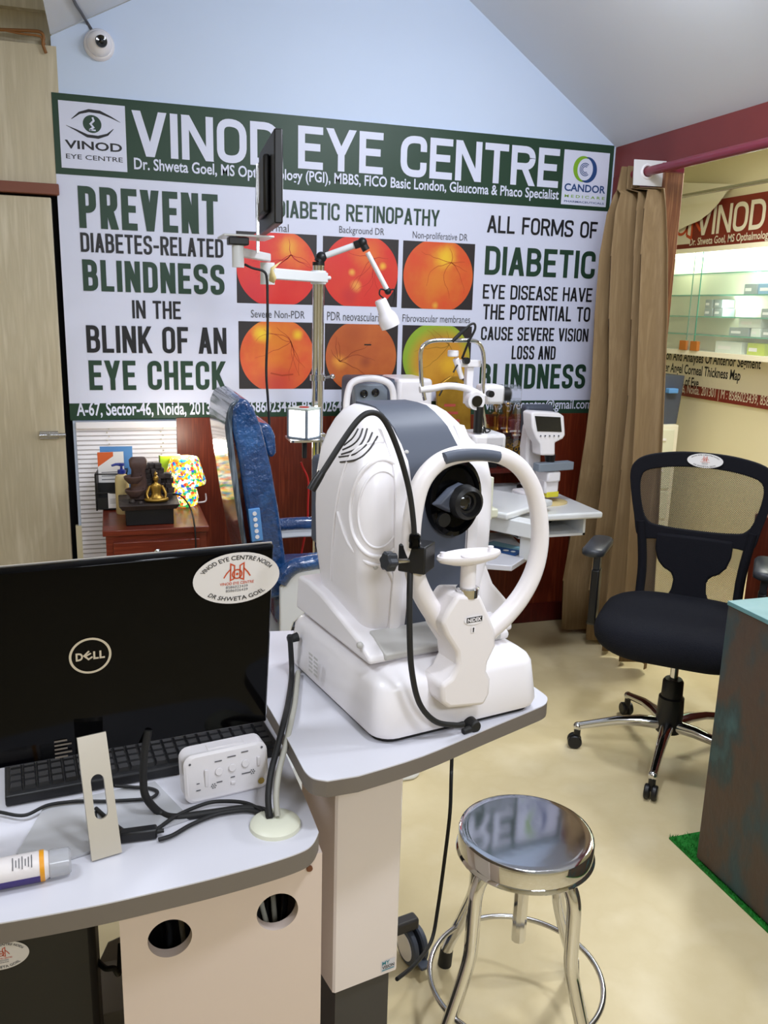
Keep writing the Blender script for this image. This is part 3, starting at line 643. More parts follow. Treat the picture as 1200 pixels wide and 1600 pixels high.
# ------------------------------------------------------------------ white alarm clock, back towards the camera
ca, cb = atz(291, 1260, HD + .001), atz(421, 1229, HD + .001); cdg = math.degrees(math.atan2(cb.y - ca.y, cb.x - ca.x)); cw = (cb - ca).length
CF = Frame((ca.x, ca.y, HD), cdg)
ck = thing('alarm_clock', 'white alarm clock on the desk with its button side showing', 'clock', CF.o, cdg)
ch = CF.y(350, 1172, .012).z
b = MB()
def cring(y0, ins):
    pts = rrect(cw / 2, ch / 2, cw - 2 * ins, ch - 2 * ins, .016)
    return [V(x, y0 + .012 * z / ch, z + .001) for x, z in pts]
b.loft([cring(0, .004), cring(.003, 0), cring(.034, 0), cring(.040, .004)]); b.build('case', 'white_plastic', ck, smooth=30)
PC = PF(V(0, -.0005, .001), (1, 0, 0), V(0, .012, ch))
b = MB()
for u, w_ in ((.40, .5), (.56, .52), (.72, .55)): p = PC.p(cw * u, ch * w_ + ch * .08); b.cyl(p, p - PC.n * -.003, .0065, n=20)
for u in (.25, ): p = PC.p(cw * u, ch * .5); b.box(p + PC.n * .001, (.006, .004, .03))
p = PC.p(cw * .56, ch * .28); b.box(p + PC.n * .001, (.008, .003, .005)); p = PC.p(cw * .88, ch * .62); b.box(p + PC.n * .001, (.005, .004, .016))
b.build('buttons', 'white_plastic', ck, bevel=.001)
b = MB()
for u, v in ((.33, .30), (.80, .42)):
    for i in range(7):
        a = i * 2 * math.pi / 6; r_ = .0035 if i < 6 else 0; p = (cw * u + r_ * math.cos(a), ch * v + r_ * math.sin(a)); PC.disc(b, *p, .0011, .0011, .001, n=10)
for u, v in ((.07, .85), (.93, .9)): PC.disc(b, cw * u, ch * v, .002, .002, .001, n=12)
for u, v, s in ((.40, .80, 'CLOCK'), (.56, .84, 'DIMMER'), (.72, .88, 'ALARM'), (.40, .36, 'TEMP'), (.56, .40, 'SET'), (.72, .42, 'SNOOZE'), (.15, .42, 'ON'), (.15, .28, 'OFF')): PC.rect(b, cw * u - .0012 * len(s), ch * v - .0009, cw * u + .0012 * len(s), ch * v + .0009, .001)
b.build('printed_marks', 'ink_grey', ck)
b = MB(); PC.disc(b, cw * .90, ch * .18, .0055, .0055, .0012, n=20); b.build('seal', 'gold_seal', ck)
b = MB(); b.box(V(cw * .52, .028, ch + .0018), (.062, .016, .003)); b.build('snooze_bar', 'white_plastic', ck, bevel=.0012)

# ------------------------------------------------------------------ bottle lying at the desk's end
ba, bb = atz(-70, 1378, HD + .021), atz(110, 1344, HD + .019); bd = (bb - ba)
bo = thing('plastic_bottle', 'plastic bottle with violet and white label lying on the desk', 'bottle', ba); ax = bd.normalized(); L_ = bd.length
b = MB(); b.lathe([(0, 0), (.018, .002), (.0205, .008), (.0205, L_ - .034), (.016, L_ - .026), (.0, L_ - .026)], axis=ax); b.build('body', 'bottle_label', bo)
dn = V(0, 0, -1); sd = ax.cross(dn).normalized()
def band(name, m, t0, t1, a0, a1, rr=.0212):
    b = MB(); rings = []
    for t in (t0, t1):
        ring = [ax * t + (sd * math.cos(R(a)) + dn * math.sin(R(a))) * rr for a in [a0 + (a1 - a0) * i / 20 for i in range(21)]]
        rings.append(ring + [ax * t + (q - ax * t) * .97 for q in reversed(ring)])
    b.loft(rings); return b.build(name, m, bo)
band('violet_label', 'bottle_violet', .02, L_ - .040, -40, 175); band('orange_band', 'bottle_orange', L_ - .040, L_ - .034, 0, 359)
b = MB(); q0 = ax * (L_ - .030); b.lathe([(0, 0), (.0155, 0), (.0195, .003), (.0185, .028), (.015, .031), (0, .031)], c=q0, axis=ax, n=28); b.build('cap', 'cap_clear', bo)
b = MB(); up2 = (V(0, -.55, .84) - ax * V(0, -.55, .84).dot(ax)).normalized()
for i in range(7):
    t = L_ - .05 - i * .004; q = ax * t + up2 * .0213; b.box(q, (.0012, .018 - (i % 3) * .004, .0004), mtx=Matrix((ax, up2.cross(ax), up2)).transposed())
b.build('label_print', 'ink_grey', bo)

# ------------------------------------------------------------------ cables on the desk
def onz(pts, h=.005): return [atz(x, y, HD + h) for x, y in pts]
def cable(name, pts, r, m, label, cat='cable', grp=None):
    b = MB(); b.tube(smooth_path(pts), r); return tag(b.build(name, m), label, cat, grp)
gp = g0 + DO
cable('monitor_cable', [aty(232, 1140, 1.252), aty(226, 1175, 1.25), aty(224, 1215, 1.248), aty(228, 1245, 1.245)] + onz(((250, 1270), (275, 1277), (330, 1270), (385, 1263), (415, 1268))) + [gp + V(-.008, .004, .012)], .0062, 'black_rubber', 'thick black cable looping from the monitor to the desk grommet')
cable('power_cable', onz(((148, 1270), (152, 1290), (168, 1307), (190, 1312))), .0032, 'black_rubber', 'short black lead entering the inline adapter')
cable('looped_cable', onz(((150, 1263), (175, 1285), (205, 1303), (240, 1298), (275, 1275), (320, 1256), (350, 1252), (385, 1255), (412, 1268)), .009) , .0032, 'black_rubber', 'thin black cable arching over the desk behind the adapter')
cable('adapter_cable', onz(((248, 1312), (270, 1305), (300, 1288), (340, 1272), (385, 1266), (414, 1272)), .006), .0034, 'black_rubber', 'black cable running from the adapter to the grommet')
cable('desk_cable', onz(((-30, 1264), (0, 1269), (38, 1274), (75, 1258), (120, 1252), (160, 1252), (205, 1250), (235, 1247), (246, 1238), (235, 1232), (210, 1230), (180, 1228)), .009), .0028, 'black_rubber', 'long thin black cable crossing the desk past the monitor stand')
aa, ab = atz(187, 1316, HD), atz(246, 1308, HD); ad = math.degrees(math.atan2(ab.y - aa.y, ab.x - aa.x))
t = thing('cable_adapter', 'small black inline adapter on the desk cables', 'adapter', (aa + ab) / 2, ad)
b = MB(); b.box((0, 0, .010), ((ab - aa).length, .017, .017)); b.build('case', 'black_plastic', t, bevel=.003)
b = MB(); b.cyl(((ab - aa).length / 2, 0, .010), ((ab - aa).length / 2 + .010, 0, .010), .004, .003); b.build('strain_relief', 'black_rubber', t)
# bundle from the instrument down to the grommet
iwp = aty(461, 992, 1.50); bz = [atz(459, 1050, .868), atz(454, 1095, .868), atz(447, 1128, .869)]; y_e = bz[-1].y
bz += [aty(x, y, y_e + (gp.y - y_e) * k) for x, y, k in ((437, 1168, .35), (427, 1208, .65), (423, 1245, .85))] + [gp + V(-.004, .004, .012)]
cable('instrument_cable', [iwp + V(-.01, 0, 0)] + [p_ + V(-.004, 0, 0) for p_ in bz], .0052, 'black_rubber', 'black cable descending from the eye instrument to the grommet')
cable('grey_cable', [p_ + V(.008, -.003, 0) for p_ in bz], .0048, 'cable_grey', 'grey cable descending beside a black one to the grommet')

# ------------------------------------------------------------------ under the desk
PCF = (-.40, 1.26)
pc = thing('computer_tower', 'dark computer case under the near desk with an oval sticker', 'computer', (-.40, 1.30, 0))
xr2 = aty(140, 1450, 1.30).x
b = MB(); b.mm((-.10, 0, .03), (.40 + xr2 + .008, .13, .60)); b.build('case', 'black_plastic', pc, bevel=.012)
PT = PF((0, -.0005, 0), (1, 0, 0), (0, 0, 1)); s0 = aty(2, 1493, 1.30)
sticker(pc, PT, s0.x + .40, s0.z, .042, .026, .0006)
b = MB(); b.mm((.0, -.04, .0), (.04, .19, .03)); b.mm((.26, -.04, .0), (.30, .19, .03)); b.build('feet', 'black_rubber', pc)
cable('tower_power_lead', [V(xr2 + .006, 1.36, aty(150, 1515, 1.34).z), aty(165, 1513, 1.335), aty(178, 1513, 1.325), aty(186, 1520, 1.32), V(xl - .004, 1.36, .45)], .005, 'black_rubber', 'black power lead plugged into the computer case under the desk')
cb_ = thing('cardboard_box', 'grey box on the floor between computer case and desk panel', 'box', (-.048, 1.54, 0))
b = MB(); b.mm((-.03, -.05, 0), (.022, .10, .19)); b.build('carton', 'cardboard', cb_, bevel=.004)
b = MB(); b.prism([V(-.03, .095, .19), V(.022, .095, .19), V(.022, .12, .225), V(-.01, .12, .215)], (0, .003, 0)); b.build('flap', 'cardboard', cb_)

# ================================================================== instrument table
HT = .86
tab = thing('instrument_table', 'white height-adjustable instrument table with grey edge and single column', 'table', (.52, 1.42, 0), 11)
TF = Frame((.52, 1.42, 0), 11)
edge = [(430, 1122), (452, 1160), (470, 1194), (478, 1207), (490, 1216), (512, 1220), (560, 1212), (660, 1181), (760, 1139), (830, 1110), (850, 1101), (855, 1094), (852, 1086), (827, 1068)]
pl = [TF.loc(atz(x, y, HT)) for x, y in edge]; pl = smooth_path(pl[:6], 5) + smooth_path(pl[6:], 4)
d0 = (pl[0] - pl[1]).normalized(); d1 = (pl[-1] - pl[-2]).normalized()
pl = [pl[0] + d0 * .42] + pl + [pl[-1] + V(.0, .33, 0)]
b = MB(); b.prism(pl, (0, 0, -.002)); b.build('table_top', 'laminate_white', tab)
b = MB(); b.prism([p - V(0, 0, .002) for p in pl], (0, 0, -.026)); b.build('edge_band', 'edge_band', tab)
c1 = TF.loc(aty(524, 1330, 1.285)); c2 = TF.y(628, 1310, c1.y); yb = c1.y + .15
zb2 = TF.y(528, 1550, c1.y).z
b = MB(); b.loft([[V(x, y, z) for x, y in ((c1.x + .004, c1.y), (c2.x - .004, c1.y), (c2.x, c1.y + .004), (c2.x, yb), (c1.x, yb), (c1.x, c1.y + .004))] for z in (zb2, HT - .028)]); b.build('column_sleeve', 'column_white', tab)
b = MB(); b.mm((c1.x + .01, c1.y + .012, .05), (c2.x - .012, yb - .01, HT - .1)); b.build('inner_column', 'column_dark', tab)
b = MB(); b.mm((c1.x - .03, c1.y + .0, HT - .05), (c2.x + .045, yb + .02, HT - .028)); b.build('top_bracket', 'column_white', tab, bevel=.006)
PFc = PF(V(c2.x, c1.y - .0006, zb2), (1, 0, 0), (0, 0, 1)); b = MB()
PFc.rect(b, -.036, .006, -.006, .030, 0, 0); text(b, PFc, 'MY', -.034, .021, -.018, .029, .0005, 1, .02); text(b, PFc, 'VISION', -.034, .012, -.008, .0195, .0005, 2, .02); PFc.rect(b, -.034, .0085, -.008, .0105, .0005, 1)
b.build('maker_plate', ['laminate_white', 'teal_print', 'ink_black'], tab)
cs = TF.loc(atz(643, 1500, 0))
b = MB()
b.mm((c1.x + .012, c1.y + .014, .0), (c2.x - .014, yb - .012, .09)); b.mm((c1.x + .012, yb - .03, .085), (c2.x - .016, cs.y - .02, .125)); b.mm((c1.x - .0, cs.y - .018, .098), (cs.x + .008, cs.y + .014, .128)); b.build('base_frame', 'column_dark', tab, bevel=.006)
def caster(parent, x, y, r=.047):
    b = MB()
    for s in (-1, 1): b.lathe([(0, -.008), (r - .004, -.008), (r, -.004), (r, .004), (r - .004, .008), (0, .008)], c=(x + s * .013, y, r), axis=(1, 0, 0), n=28)
    w = b.build('caster', 'slate_plastic', parent)
    b = MB()
    for s in (-1, 1): b.cyl((x + s * .0215, y, r), (x + s * .023, y, r), r * .72, n=24)
    b.build('wheel_disc', 'white_plastic', w)
    b = MB(); b.cyl((x, y + .004, r), (x, y + .004, .10), .008); b.build('fork', 'black_plastic', w, bevel=.004)
    b = MB(); b.mm((x - .014, y - r - .022, r * .55), (x + .014, y - r * .6, r * .55 + .008)); b.build('brake_lever', 'slate_plastic', w, bevel=.002)
for x, y in ((cs.x, cs.y), (c1.x + .012, cs.y)): caster(tab, x, y)
tc0 = aty(706, 1185, 1.62)
cable('table_cable', [V(tc0.x - .002, 1.625, HT - .03), tc0, aty(705, 1215, 1.60), aty(703, 1270, 1.58), aty(695, 1340, 1.57), aty(684, 1420, 1.56), aty(674, 1470, 1.52), aty(650, 1505, 1.42), aty(620, 1530, 1.36)], .0042, 'black_rubber', 'black cable hanging from the table edge beside the column')

# ================================================================== white eye instrument
IF = Frame((.371, 1.200, HT), 11)
ins = thing('autorefractor', 'large white and slate tabletop eye instrument with face ring', 'eye instrument', IF.o, IF.deg)
def sect(z, x0, x1, y0, y1, r, n=6): return rrect((x0 + x1) / 2, (y0 + y1) / 2, x1 - x0, y1 - y0, r, z, n)
b = MB(); b.loft([sect(.0, .022, .332, -.002, .37, .03), sect(.012, .022, .332, -.002, .37, .03)]); b.build('foot_gasket', 'black_rubber', ins)
b = MB(); b.loft([sect(z, i + .011, .345 - i, i - .014, .385 - i, .036) for z, i in ((.010, .003), (.02, .0), (.088, .008), (.098, .013), (.105, .022), (.116, .045), (.118, .05))])
b.build('base', 'white_plastic', ins, smooth=50)
b = MB()
side = [(.045, .119), (.045, .133), (.085, .150), (.15, .165), (.24, .185), (.30, .190), (.345, .188), (.355, .119)]
b.prism([V(.022, y, z) for y, z in side], (.286, 0, 0)); b.build('moving_stage', 'white_plastic', ins, bevel=.010, seg=3)
b = MB(); b.prism([V(.05, y, z) for y, z in ((.040, .124), (.040, .136), (.1, .158), (.1, .124))], (.235, 0, 0)); b.build('stage_front', 'grey_plastic', ins, bevel=.003)
def front(z): 
    T = ((.14, .105), (.2, .098), (.30, .092), (.40, .094), (.45, .108), (.494, .146), (.512, .175), (.524, .21))
    for (a, fa), (c, fc) in zip(T, T[1:]):
        if z <= c: u = max(0, (z - a) / (c - a)); return fa + (fc - fa) * u
    return T[-1][1]
S = [(.122, .058, .278, .112, .33, .03), (.145, .050, .285, .105, .285, .03), (.20, .040, .292, .098, .30, .03), (.26, .032, .298, .093, .305, .03), (.34, .030, .300, .092, .305, .03), (.40, .032, .298, .094, .305, .03), (.445, .040, .292, .106, .305, .03),
     (.470, .056, .278, .124, .33, .05), (.494, .068, .268, .150, .32, .045), (.512, .082, .256, .178, .31, .04), (.521, .098, .244, .200, .295, .03), (.524, .12, .22, .22, .28, .02)]
b = MB(); b.loft([sect(*s, n=8) for s in S]); body = b.build('body_shell', 'white_plastic', ins, smooth=60)
from mathutils.bvhtree import BVHTree
_bv = BVHTree.FromPolygons([tuple(v.co) for v in body.data.vertices], [tuple(p.vertices) for p in body.data.polygons])
def hit(px, py, off=.0015, bv=None, fr=None):
    fr = fr or IF; d = ray(px, py); dl = V(d.dot(fr.ex), d.dot(fr.ey), d.z); o = fr.loc(EYE)
    l, n, i, t = (bv or _bv).ray_cast(o, dl.normalized())
    return None if l is None else l + n * off
# slate stripe over top and front
b = MB(); zs = [.130, .19, .23, .28, .34, .40, .43, .455, .478, .494, .505, .515, .524]
rings = []
def sx0(z): return (.122 if z < .42 else .122 - (z - .42) * .12), (.232 if z < .42 else .232 - (z - .42) * .18)
for z in zs:
    a, c = sx0(z); y = front(z) - .0025; rings.append([V(a, y, z), V(c, y, z), V(c, y + .006, z - .001), V(a, y + .006, z - .001)])
a, c = sx0(.524)
for y in (.24, .265, .285): rings.append([V(a, y, .5260), V(c, y, .5260), V(c, y, .521), V(a, y, .521)])
b.loft(rings); b.build('centre_stripe', 'slate_plastic', ins, smooth=60)
# white side cheeks of the nose beside the stripe
for s, x in ((0, .098), (1, .244)):
    b = MB(); rings = []
    for z in zs[:-3]:
        y = front(z) - .010 + (.004 if z > .45 else 0); w = .020; rings.append([V(x - w / 2, y + .004, z), V(x, y, z), V(x + w / 2, y + .004, z), V(x + w / 2, y + .02, z), V(x - w / 2, y + .02, z)])
    b.loft(rings); b.build('nose_cheek', 'white_plastic', ins, smooth=60)
# side dish, crease lines and vents on the left flank
def crease(pts, r, nm, closed=False):
    h_ = [hit(x, y, .0) for x, y in pts]; h_ = [q for q in h_ if q]
    if len(h_) > 3: b = MB(); b.tube(smooth_path(h_, 3, closed), r, 8, closed=closed); b.build(nm, 'white_plastic', ins, smooth=80)
crease([(594 + 46 * math.cos(R(a)) + 4 * math.sin(R(a)), 794 - 76 * math.sin(R(a))) for a in range(0, 360, 12)], .0042, 'side_dish_rim', True)
crease([(594 + 34 * math.cos(R(a)) + 4 * math.sin(R(a)), 796 - 60 * math.sin(R(a))) for a in range(0, 360, 12)], .0022, 'side_dish_step', True)
crease(((600, 690), (560, 700), (538, 735), (526, 790), (520, 850), (518, 905)), .0035, 'flank_crease')
crease(((528, 800), (545, 850), (575, 880), (605, 888), (618, 930), (605, 985)), .0035, 'flank_crease')
p = [IF.y(x, y, .10) for x, y in ((744, 905), (752, 868), (760, 880), (772, 912), (796, 940), (803, 985), (770, 992), (750, 970))]
b = MB(); b.prism(p, (0, .12, 0)); b.build('right_fender', 'white_plastic', ins, bevel=.008, seg=3)
for k, pts in enumerate((((540, 700), (552, 690), (558, 682), (562, 674)), ((538, 707), (554, 699), (564, 688), (569, 674)), ((536, 714), (558, 706), (570, 692), (576, 674)), ((532, 718), (556, 714), (574, 700), (584, 680)), ((534, 726), (560, 722), (578, 708), (592, 686)))):
    h_ = [hit(x - 2, y - 4, .0005) for x, y in pts]
    if all(h_): b = MB(); b.tube(smooth_path(h_, 5), .0016, 6); b.build('vent_slot', 'column_dark', ins)
for pts in (((640, 690), (625, 720), (608, 760)),): pass
for (x, y) in ((635, 707), (587, 886)):
    h_ = hit(x, y, 0)
    if h_: b = MB(); b.sphere(h_, .0045, 12); b.build('screw_cap', 'grey_plastic', ins)
b = MB(); h_ = IF.x(560, 1055, .018); b.sphere(V(.020, .075, .145), .006, 12); b.build('screw_cap', 'grey_plastic', ins)
# measuring head
mc = IF.y(713, 778, .075); b = MB()
b.lathe([(0, -.04), (.058, -.04), (.062, -.012), (.060, .0), (.052, .005), (.046, -.002), (.0, -.002)], c=mc, axis=(0, -1, 0), n=40, sx=.86, sy=1.12); hd = b.build('measuring_head', 'black_gloss', ins)
b = MB(); b.loft([[mc + V(x * k, -.002 - h2, z * k) for x, z in ((-.052, -.006), (-.022, .020), (0, .028), (.022, .020), (.052, -.002), (.046, -.014), (.020, -.022), (0, -.026), (-.022, -.022))] for k, h2 in ((1.0, 0), (.96, .006), (.80, .013))])
b.build('head_wing', 'slate_plastic', hd, bevel=.002)
b = MB(); b.lathe([(.0, -.0), (.030, .0), (.028, .018), (.022, .022), (.018, .012), (0, .008)], c=mc + V(.006, -.013, -.004), axis=(0, -1, 0), n=32); ln = b.build('barrel', 'black_plastic', hd)
b = MB(); b.lathe([(0, 0), (.017, 0), (.012, .004), (0, .0055)], c=mc + V(.006, -.022, -.004), axis=(0, -1, 0), n=24); b.build('lens', 'lens_black', hd)
b = MB(); b.cyl(mc + V(-.028, -.000, -.034), mc + V(-.028, -.010, -.034), .012, n=20); b.build('head_button', 'black_plastic', hd)
# face ring
RY = -.012
rp = [(700, 985), (676, 955), (656, 920), (646, 885), (642, 845), (646, 800), (657, 757), (678, 728), (706, 713), (745, 707), (783, 712), (812, 730), (832, 762), (842, 805), (843, 850), (834, 892), (815, 930), (789, 962), (758, 990)]
path = smooth_path([IF.y(x, y, RY) for x, y in rp], 5)
b = MB(); b.tube(path, [.0175 - .0035 * math.sin(math.pi * i / (len(path) - 1)) for i in range(len(path))], 14); b.build('face_ring', 'warm_plastic', ins, smooth=60)
b = MB(); pts = [IF.y(x, y, RY - .008) for x, y in ((686, 717), (710, 708), (740, 705), (765, 706), (784, 713), (770, 718), (740, 721), (712, 722))]
fp = [IF.y(x, y, RY - .010) for x, y in ((692, 717), (712, 712), (738, 710), (762, 711), (780, 714))]
b.tube(smooth_path(fp, 6), [.004] + [.0095] * 11 + [.0095] * 12 + [.004], 12); b.build('forehead_pad', 'slate_plastic', ins, smooth=60)
# column of the ring and chin rest
ol = [(716, 930), (752, 930), (764, 958), (775, 985), (776, 1010), (764, 1035), (762, 1050), (768, 1062), (766, 1085), (757, 1103), (702, 1108), (691, 1100), (690, 1072), (706, 1060), (716, 1040), (714, 1020), (698, 995), (690, 975), (700, 955)]
b = MB(); b.prism([IF.y(x, y, -.046) for x, y in ol], (0, .065, 0)); b.build('ring_column', 'warm_plastic', ins, bevel=.007, seg=3)
PN = PF(IF.y(741, 968, -.0465), (1, 0, 0), (0, 0, 1)); b = MB()
PN.disc(b, 0, 0, .019, .0085, .0006, 0); PN.rect(b, -.015, -.0042, .015, .0048, .001, 1); text(b, PN, 'NIDEK', -.0135, -.003, .0135, .0036, .0015, 0, .03)
PN.rect(b, -.005, -.022, .003, -.012, .0006, 0); PN.disc(b, -.001, -.0148, .0016, .0016, .001, 1, 12); PN.line(b, [(-.001, -.015), (-.001, -.021)], .0022, .001, 1)
b.build('maker_badge', ['white_plastic', 'ink_black'], ins)
cc = IF.y(733, 868, -.03)
b = MB(); b.cyl(V(cc.x, cc.y, IF.y(733, 932, -.03).z), V(cc.x, cc.y, cc.z), .0125, n=28); b.build('chin_post', 'warm_plastic', ins)
z_ = IF.y(733, 923, -.03).z; b = MB(); b.lathe([(0, -.008), (.018, -.008), (.0185, .006), (.0165, .008), (0, .008)], c=V(cc.x, cc.y, z_)); b.build('chin_collar', 'chrome', ins)
b = MB(); rings = []
for z, k, in ((-.012, .55), (-.006, .9), (.0, 1.0), (.004, .97), (.002, .80), (-.002, .4), (-.0025, .02)):
    rings.append([V(cc.x + math.cos(t) * .060 * k * (.88 + .12 * abs(math.cos(t))), cc.y + math.sin(t) * .026 * k + .010 * k * abs(math.cos(t)) ** 3 * 0, cc.z + z + .006 * abs(math.cos(t)) ** 2 * k * 0) for t in [2 * math.pi * i / 40 for i in range(40)]])
b.loft(rings); b.build('chin_plate', 'warm_plastic', ins, smooth=60)
for s in (-1, 1):
    b = MB(); b.cyl(V(cc.x + s * .046, cc.y + .006, cc.z), V(cc.x + s * .046, cc.y + .006, cc.z + .009), .0045, n=14); b.build('paper_pin', 'white_plastic', ins)
b = MB(); PB2 = PF(V(-.0008 + .001, .20, .06), (0, -1, 0), (0, 0, 1))
for i in range(5):
    for j in range(2): PB2.rect(b, -.035 + j * .022, -.02 + i * .008, -.018 + j * .022, -.0155 + i * .008, .002)
b.build('rating_plate', 'grey_plastic', ins)
b = MB(); q = IF.x(462, 1000, .006); b.cyl(V(.010, .315, .075), V(-.010, .315, .072), .009, .007); b.build('rear_plug', 'black_rubber', ins)
# operator screen at the rear, seen edge-on past the body
b = MB(); sc_ = [IF.y(x, y, .37) for x, y in ((496, 712), (493, 852))]
b.mm((sc_[1].x, .355, sc_[1].z), (sc_[1].x + .20, .40, sc_[0].z)); b.build('operator_screen', 'slate_plastic', ins, bevel=.012, seg=3)
b = MB(); b.mm((.10, .29, .30), (.24, .36, .42)); b.build('screen_bracket', 'slate_plastic', ins, bevel=.006)

# ------------------------------------------------------------------ black gooseneck light clamped on the ring
bc = IF.y(651, 869, RY); 
gn = thing('gooseneck_light', 'black gooseneck light clamped to the white face ring', 'light', IF.o + IF.ex * bc.x + IF.ey * bc.y + V(0, 0, bc.z), IF.deg)
GF = Frame(gn.location, IF.deg)
b = MB(); b.box((0, 0, 0), (.045, .045, .044), rz=R(38)); b.build('clamp_block', 'black_plastic', gn, bevel=.0025)
kp = GF.y(608, 877, -.012); b = MB(); b.cyl(V(-.018, -.008, -.003), kp, .004, n=12); b.build('clamp_screw', 'brushed_steel', gn)
kd_ = (kp - V(-.018, -.008, -.003)).normalized(); b = MB(); qm = rot_to(kd_); rings = []
for z, k in ((-.009, .8), (-.006, 1), (.006, 1), (.009, .8)):
    rings.append([kp + qm @ V(math.cos(t) * .0145 * k * (1 + .10 * math.cos(6 * t)), math.sin(t) * .0145 * k * (1 + .10 * math.cos(6 * t)), z) for t in [2 * math.pi * i / 48 for i in range(48)]])
b.loft(rings); b.build('clamp_knob', 'pad_dark', gn)
g_ = [(648, 848, -.02), (646, 815, -.022), (640, 770, -.025), (628, 722, -.03), (612, 678, -.03), (596, 651, -.03), (578, 645, -.03), (560, 656, -.03), (535, 690, -.03), (508, 732, -.03), (487, 765, -.03)]
b = MB(); b.tube(smooth_path([GF.y(x, y, v) for x, y, v in g_], 6), .0043, 10); b.build('gooseneck', 'black_rubber', gn)
b = MB(); b.tube([GF.y(x, y, -.03) for x, y in ((503, 738), (494, 752), (486, 766))], [.0056, .0066, .0066], 12); b.build('light_tip', 'black_plastic', gn)
b = MB(); b.lathe([(0, 0), (.009, 0), (.0085, .008), (.0095, .010), (.0085, .020), (.006, .022), (0, .022)], c=V(GF.y(648, 848, -.02).x, GF.y(648, 848, -.02).y, .021)); b.build('gooseneck_collar', 'black_gloss', gn)
w_ = [(641, 893, -.02), (640, 930, -.03), (640, 985, -.035), (643, 1045, -.035), (655, 1098, -.032), (680, 1127, -.034), (712, 1133, -.032), (724, 1131, -.030)]
def iw(p): return IF.o + IF.ex * p.x + IF.ey * p.y + V(0, 0, p.z)
cable('gooseneck_cable', [iw(IF.y(x, y, v)) for x, y, v in w_], .0048, 'black_rubber', 'black cable from the gooseneck clamp to the instrument base')
pg = IF.y(734, 1129, -.014); t = thing('cable_plug', 'black round plug in the front of the instrument base', 'plug', iw(pg), IF.deg)
b = MB(); b.cyl((0, .004, 0), (0, -.020, 0), .012, .010); b.build('plug_body', 'black_rubber', t, bevel=.002)
b = MB(); b.cyl((-.003, -.014, -.002), (-.024, -.016, -.004), .0062, .0052); b.build('cable_sleeve', 'black_rubber', t)

# ================================================================== steel stool
st0 = atz(822, 1297, .5); ST = thing('steel_stool', 'round polished steel stool with foot ring standing on the cream floor', 'stool', (st0.x, st0.y, 0))
b = MB(); b.lathe([(0, .4995), (.06, .4996), (.11, .4998), (.120, .4999), (.132, .5), (.1345, .4998), (.139, .4975), (.1405, .494), (.1405, .462), (.143, .459), (.1445, .455), (.143, .452), (.138, .452), (.137, .48), (0, .48)], n=72); b.build('seat', 'mirror_steel', ST, smooth=30)
b = MB(); b.cyl((0, 0, .48), (0, 0, .235), .0155, n=10); b.build('screw_post', 'chrome', ST, smooth=20)
b = MB(); b.lathe([(0, .41), (.03, .41), (.075, .452), (.075, .462), (0, .462)]); b.build('hub_plate', 'brushed_steel', ST)
LEGA = (108, 26, 200, 290)
for a in LEGA:
    c, s = math.cos(R(a)), math.sin(R(a)); P = [(.045, .452), (.088, .450), (.122, .438), (.137, .408), (.140, .36), (.141, .31), (.144, .265), (.160, .215), (.188, .145), (.213, .09), (.226, .055), (.231, .03)]
    b = MB(); b.tube(smooth_path([(r_ * c, r_ * s, z) for r_, z in P], 5), .0148, 14); lg = b.build('leg', 'chrome', ST)
    b = MB(); b.cyl((.228 * c, .228 * s, .05), (.234 * c, .234 * s, .0), .0155, .017); b.build('rubber_foot', 'black_rubber', lg, bevel=.002)
b = MB(); b.tube([(.187 * math.cos(R(i * 5)), .187 * math.sin(R(i * 5)), .142) for i in range(72)], .0062, 10, closed=True); b.build('foot_ring', 'brushed_steel', ST)

# ================================================================== swivel chair
HX, HY, CA = 1.862, 2.367, -42
oc = thing('office_chair', 'black mesh-back swivel chair with chrome star base and oval sticker', 'office chair', (HX, HY, 0), CA)
OF = Frame((HX, HY, 0), CA)
c9 = OF.loc(atz(1015, 1250, 0)); a9 = math.degrees(math.atan2(c9.y, c9.x))
for k in range(5):
    a = R(a9 + 72 * k); c, s = math.cos(a), math.sin(a); P = [(.03, .125, .024), (.10, .128, .021), (.18, .120, .017), (.26, .10, .0145), (.318, .085, .0135)]
    b = MB(); b.tube([(r_ * c, r_ * s, z) for r_, z, w in P], [w for r_, z, w in P], 12); b.sphere((.318 * c, .318 * s, .083), .0165, 14); lg = b.build('base_leg', 'chrome', oc)
    b = MB(); t_ = V(-s, c, 0)
    for q in (-1, 1): b.lathe([(0, -.009), (.022, -.009), (.0255, -.005), (.0255, .005), (.022, .009), (0, .009)], c=V(.325 * c, .325 * s, .0255) + t_ * .012 * q, axis=t_, n=24)
    b.cyl((.318 * c, .318 * s, .03), (.318 * c, .318 * s, .072), .012); b.build('caster', 'black_plastic', lg)
b = MB(); b.lathe([(0, .10), (.044, .10), (.046, .17), (.044, .23), (.037, .235), (.036, .29), (.030, .30), (0, .30)]); b.build('gas_lift_cover', 'black_plastic', oc)
b = MB(); b.cyl((0, 0, .29), (0, 0, .44), .014); b.build('gas_lift', 'chrome', oc)
b = MB(); b.lathe([(0, .37), (.036, .375), (.042, .43), (.042, .45), (0, .45)]); b.mm((-.09, -.11, .425), (.09, .13, .455)); b.build('seat_mechanism', 'black_plastic', oc, bevel=.01)
b = MB(); b.loft([rrect(0, -.01, w, d, r_, z, 8) for z, w, d, r_ in ((.422, .40, .40, .13), (.434, .50, .48, .16), (.465, .555, .52, .17), (.515, .555, .52, .17), (.545, .50, .47, .16), (.558, .38, .36, .13), (.555, .1, .1, .04))])
b.build('seat', 'seat_fabric', oc, smooth=80, sub=1)
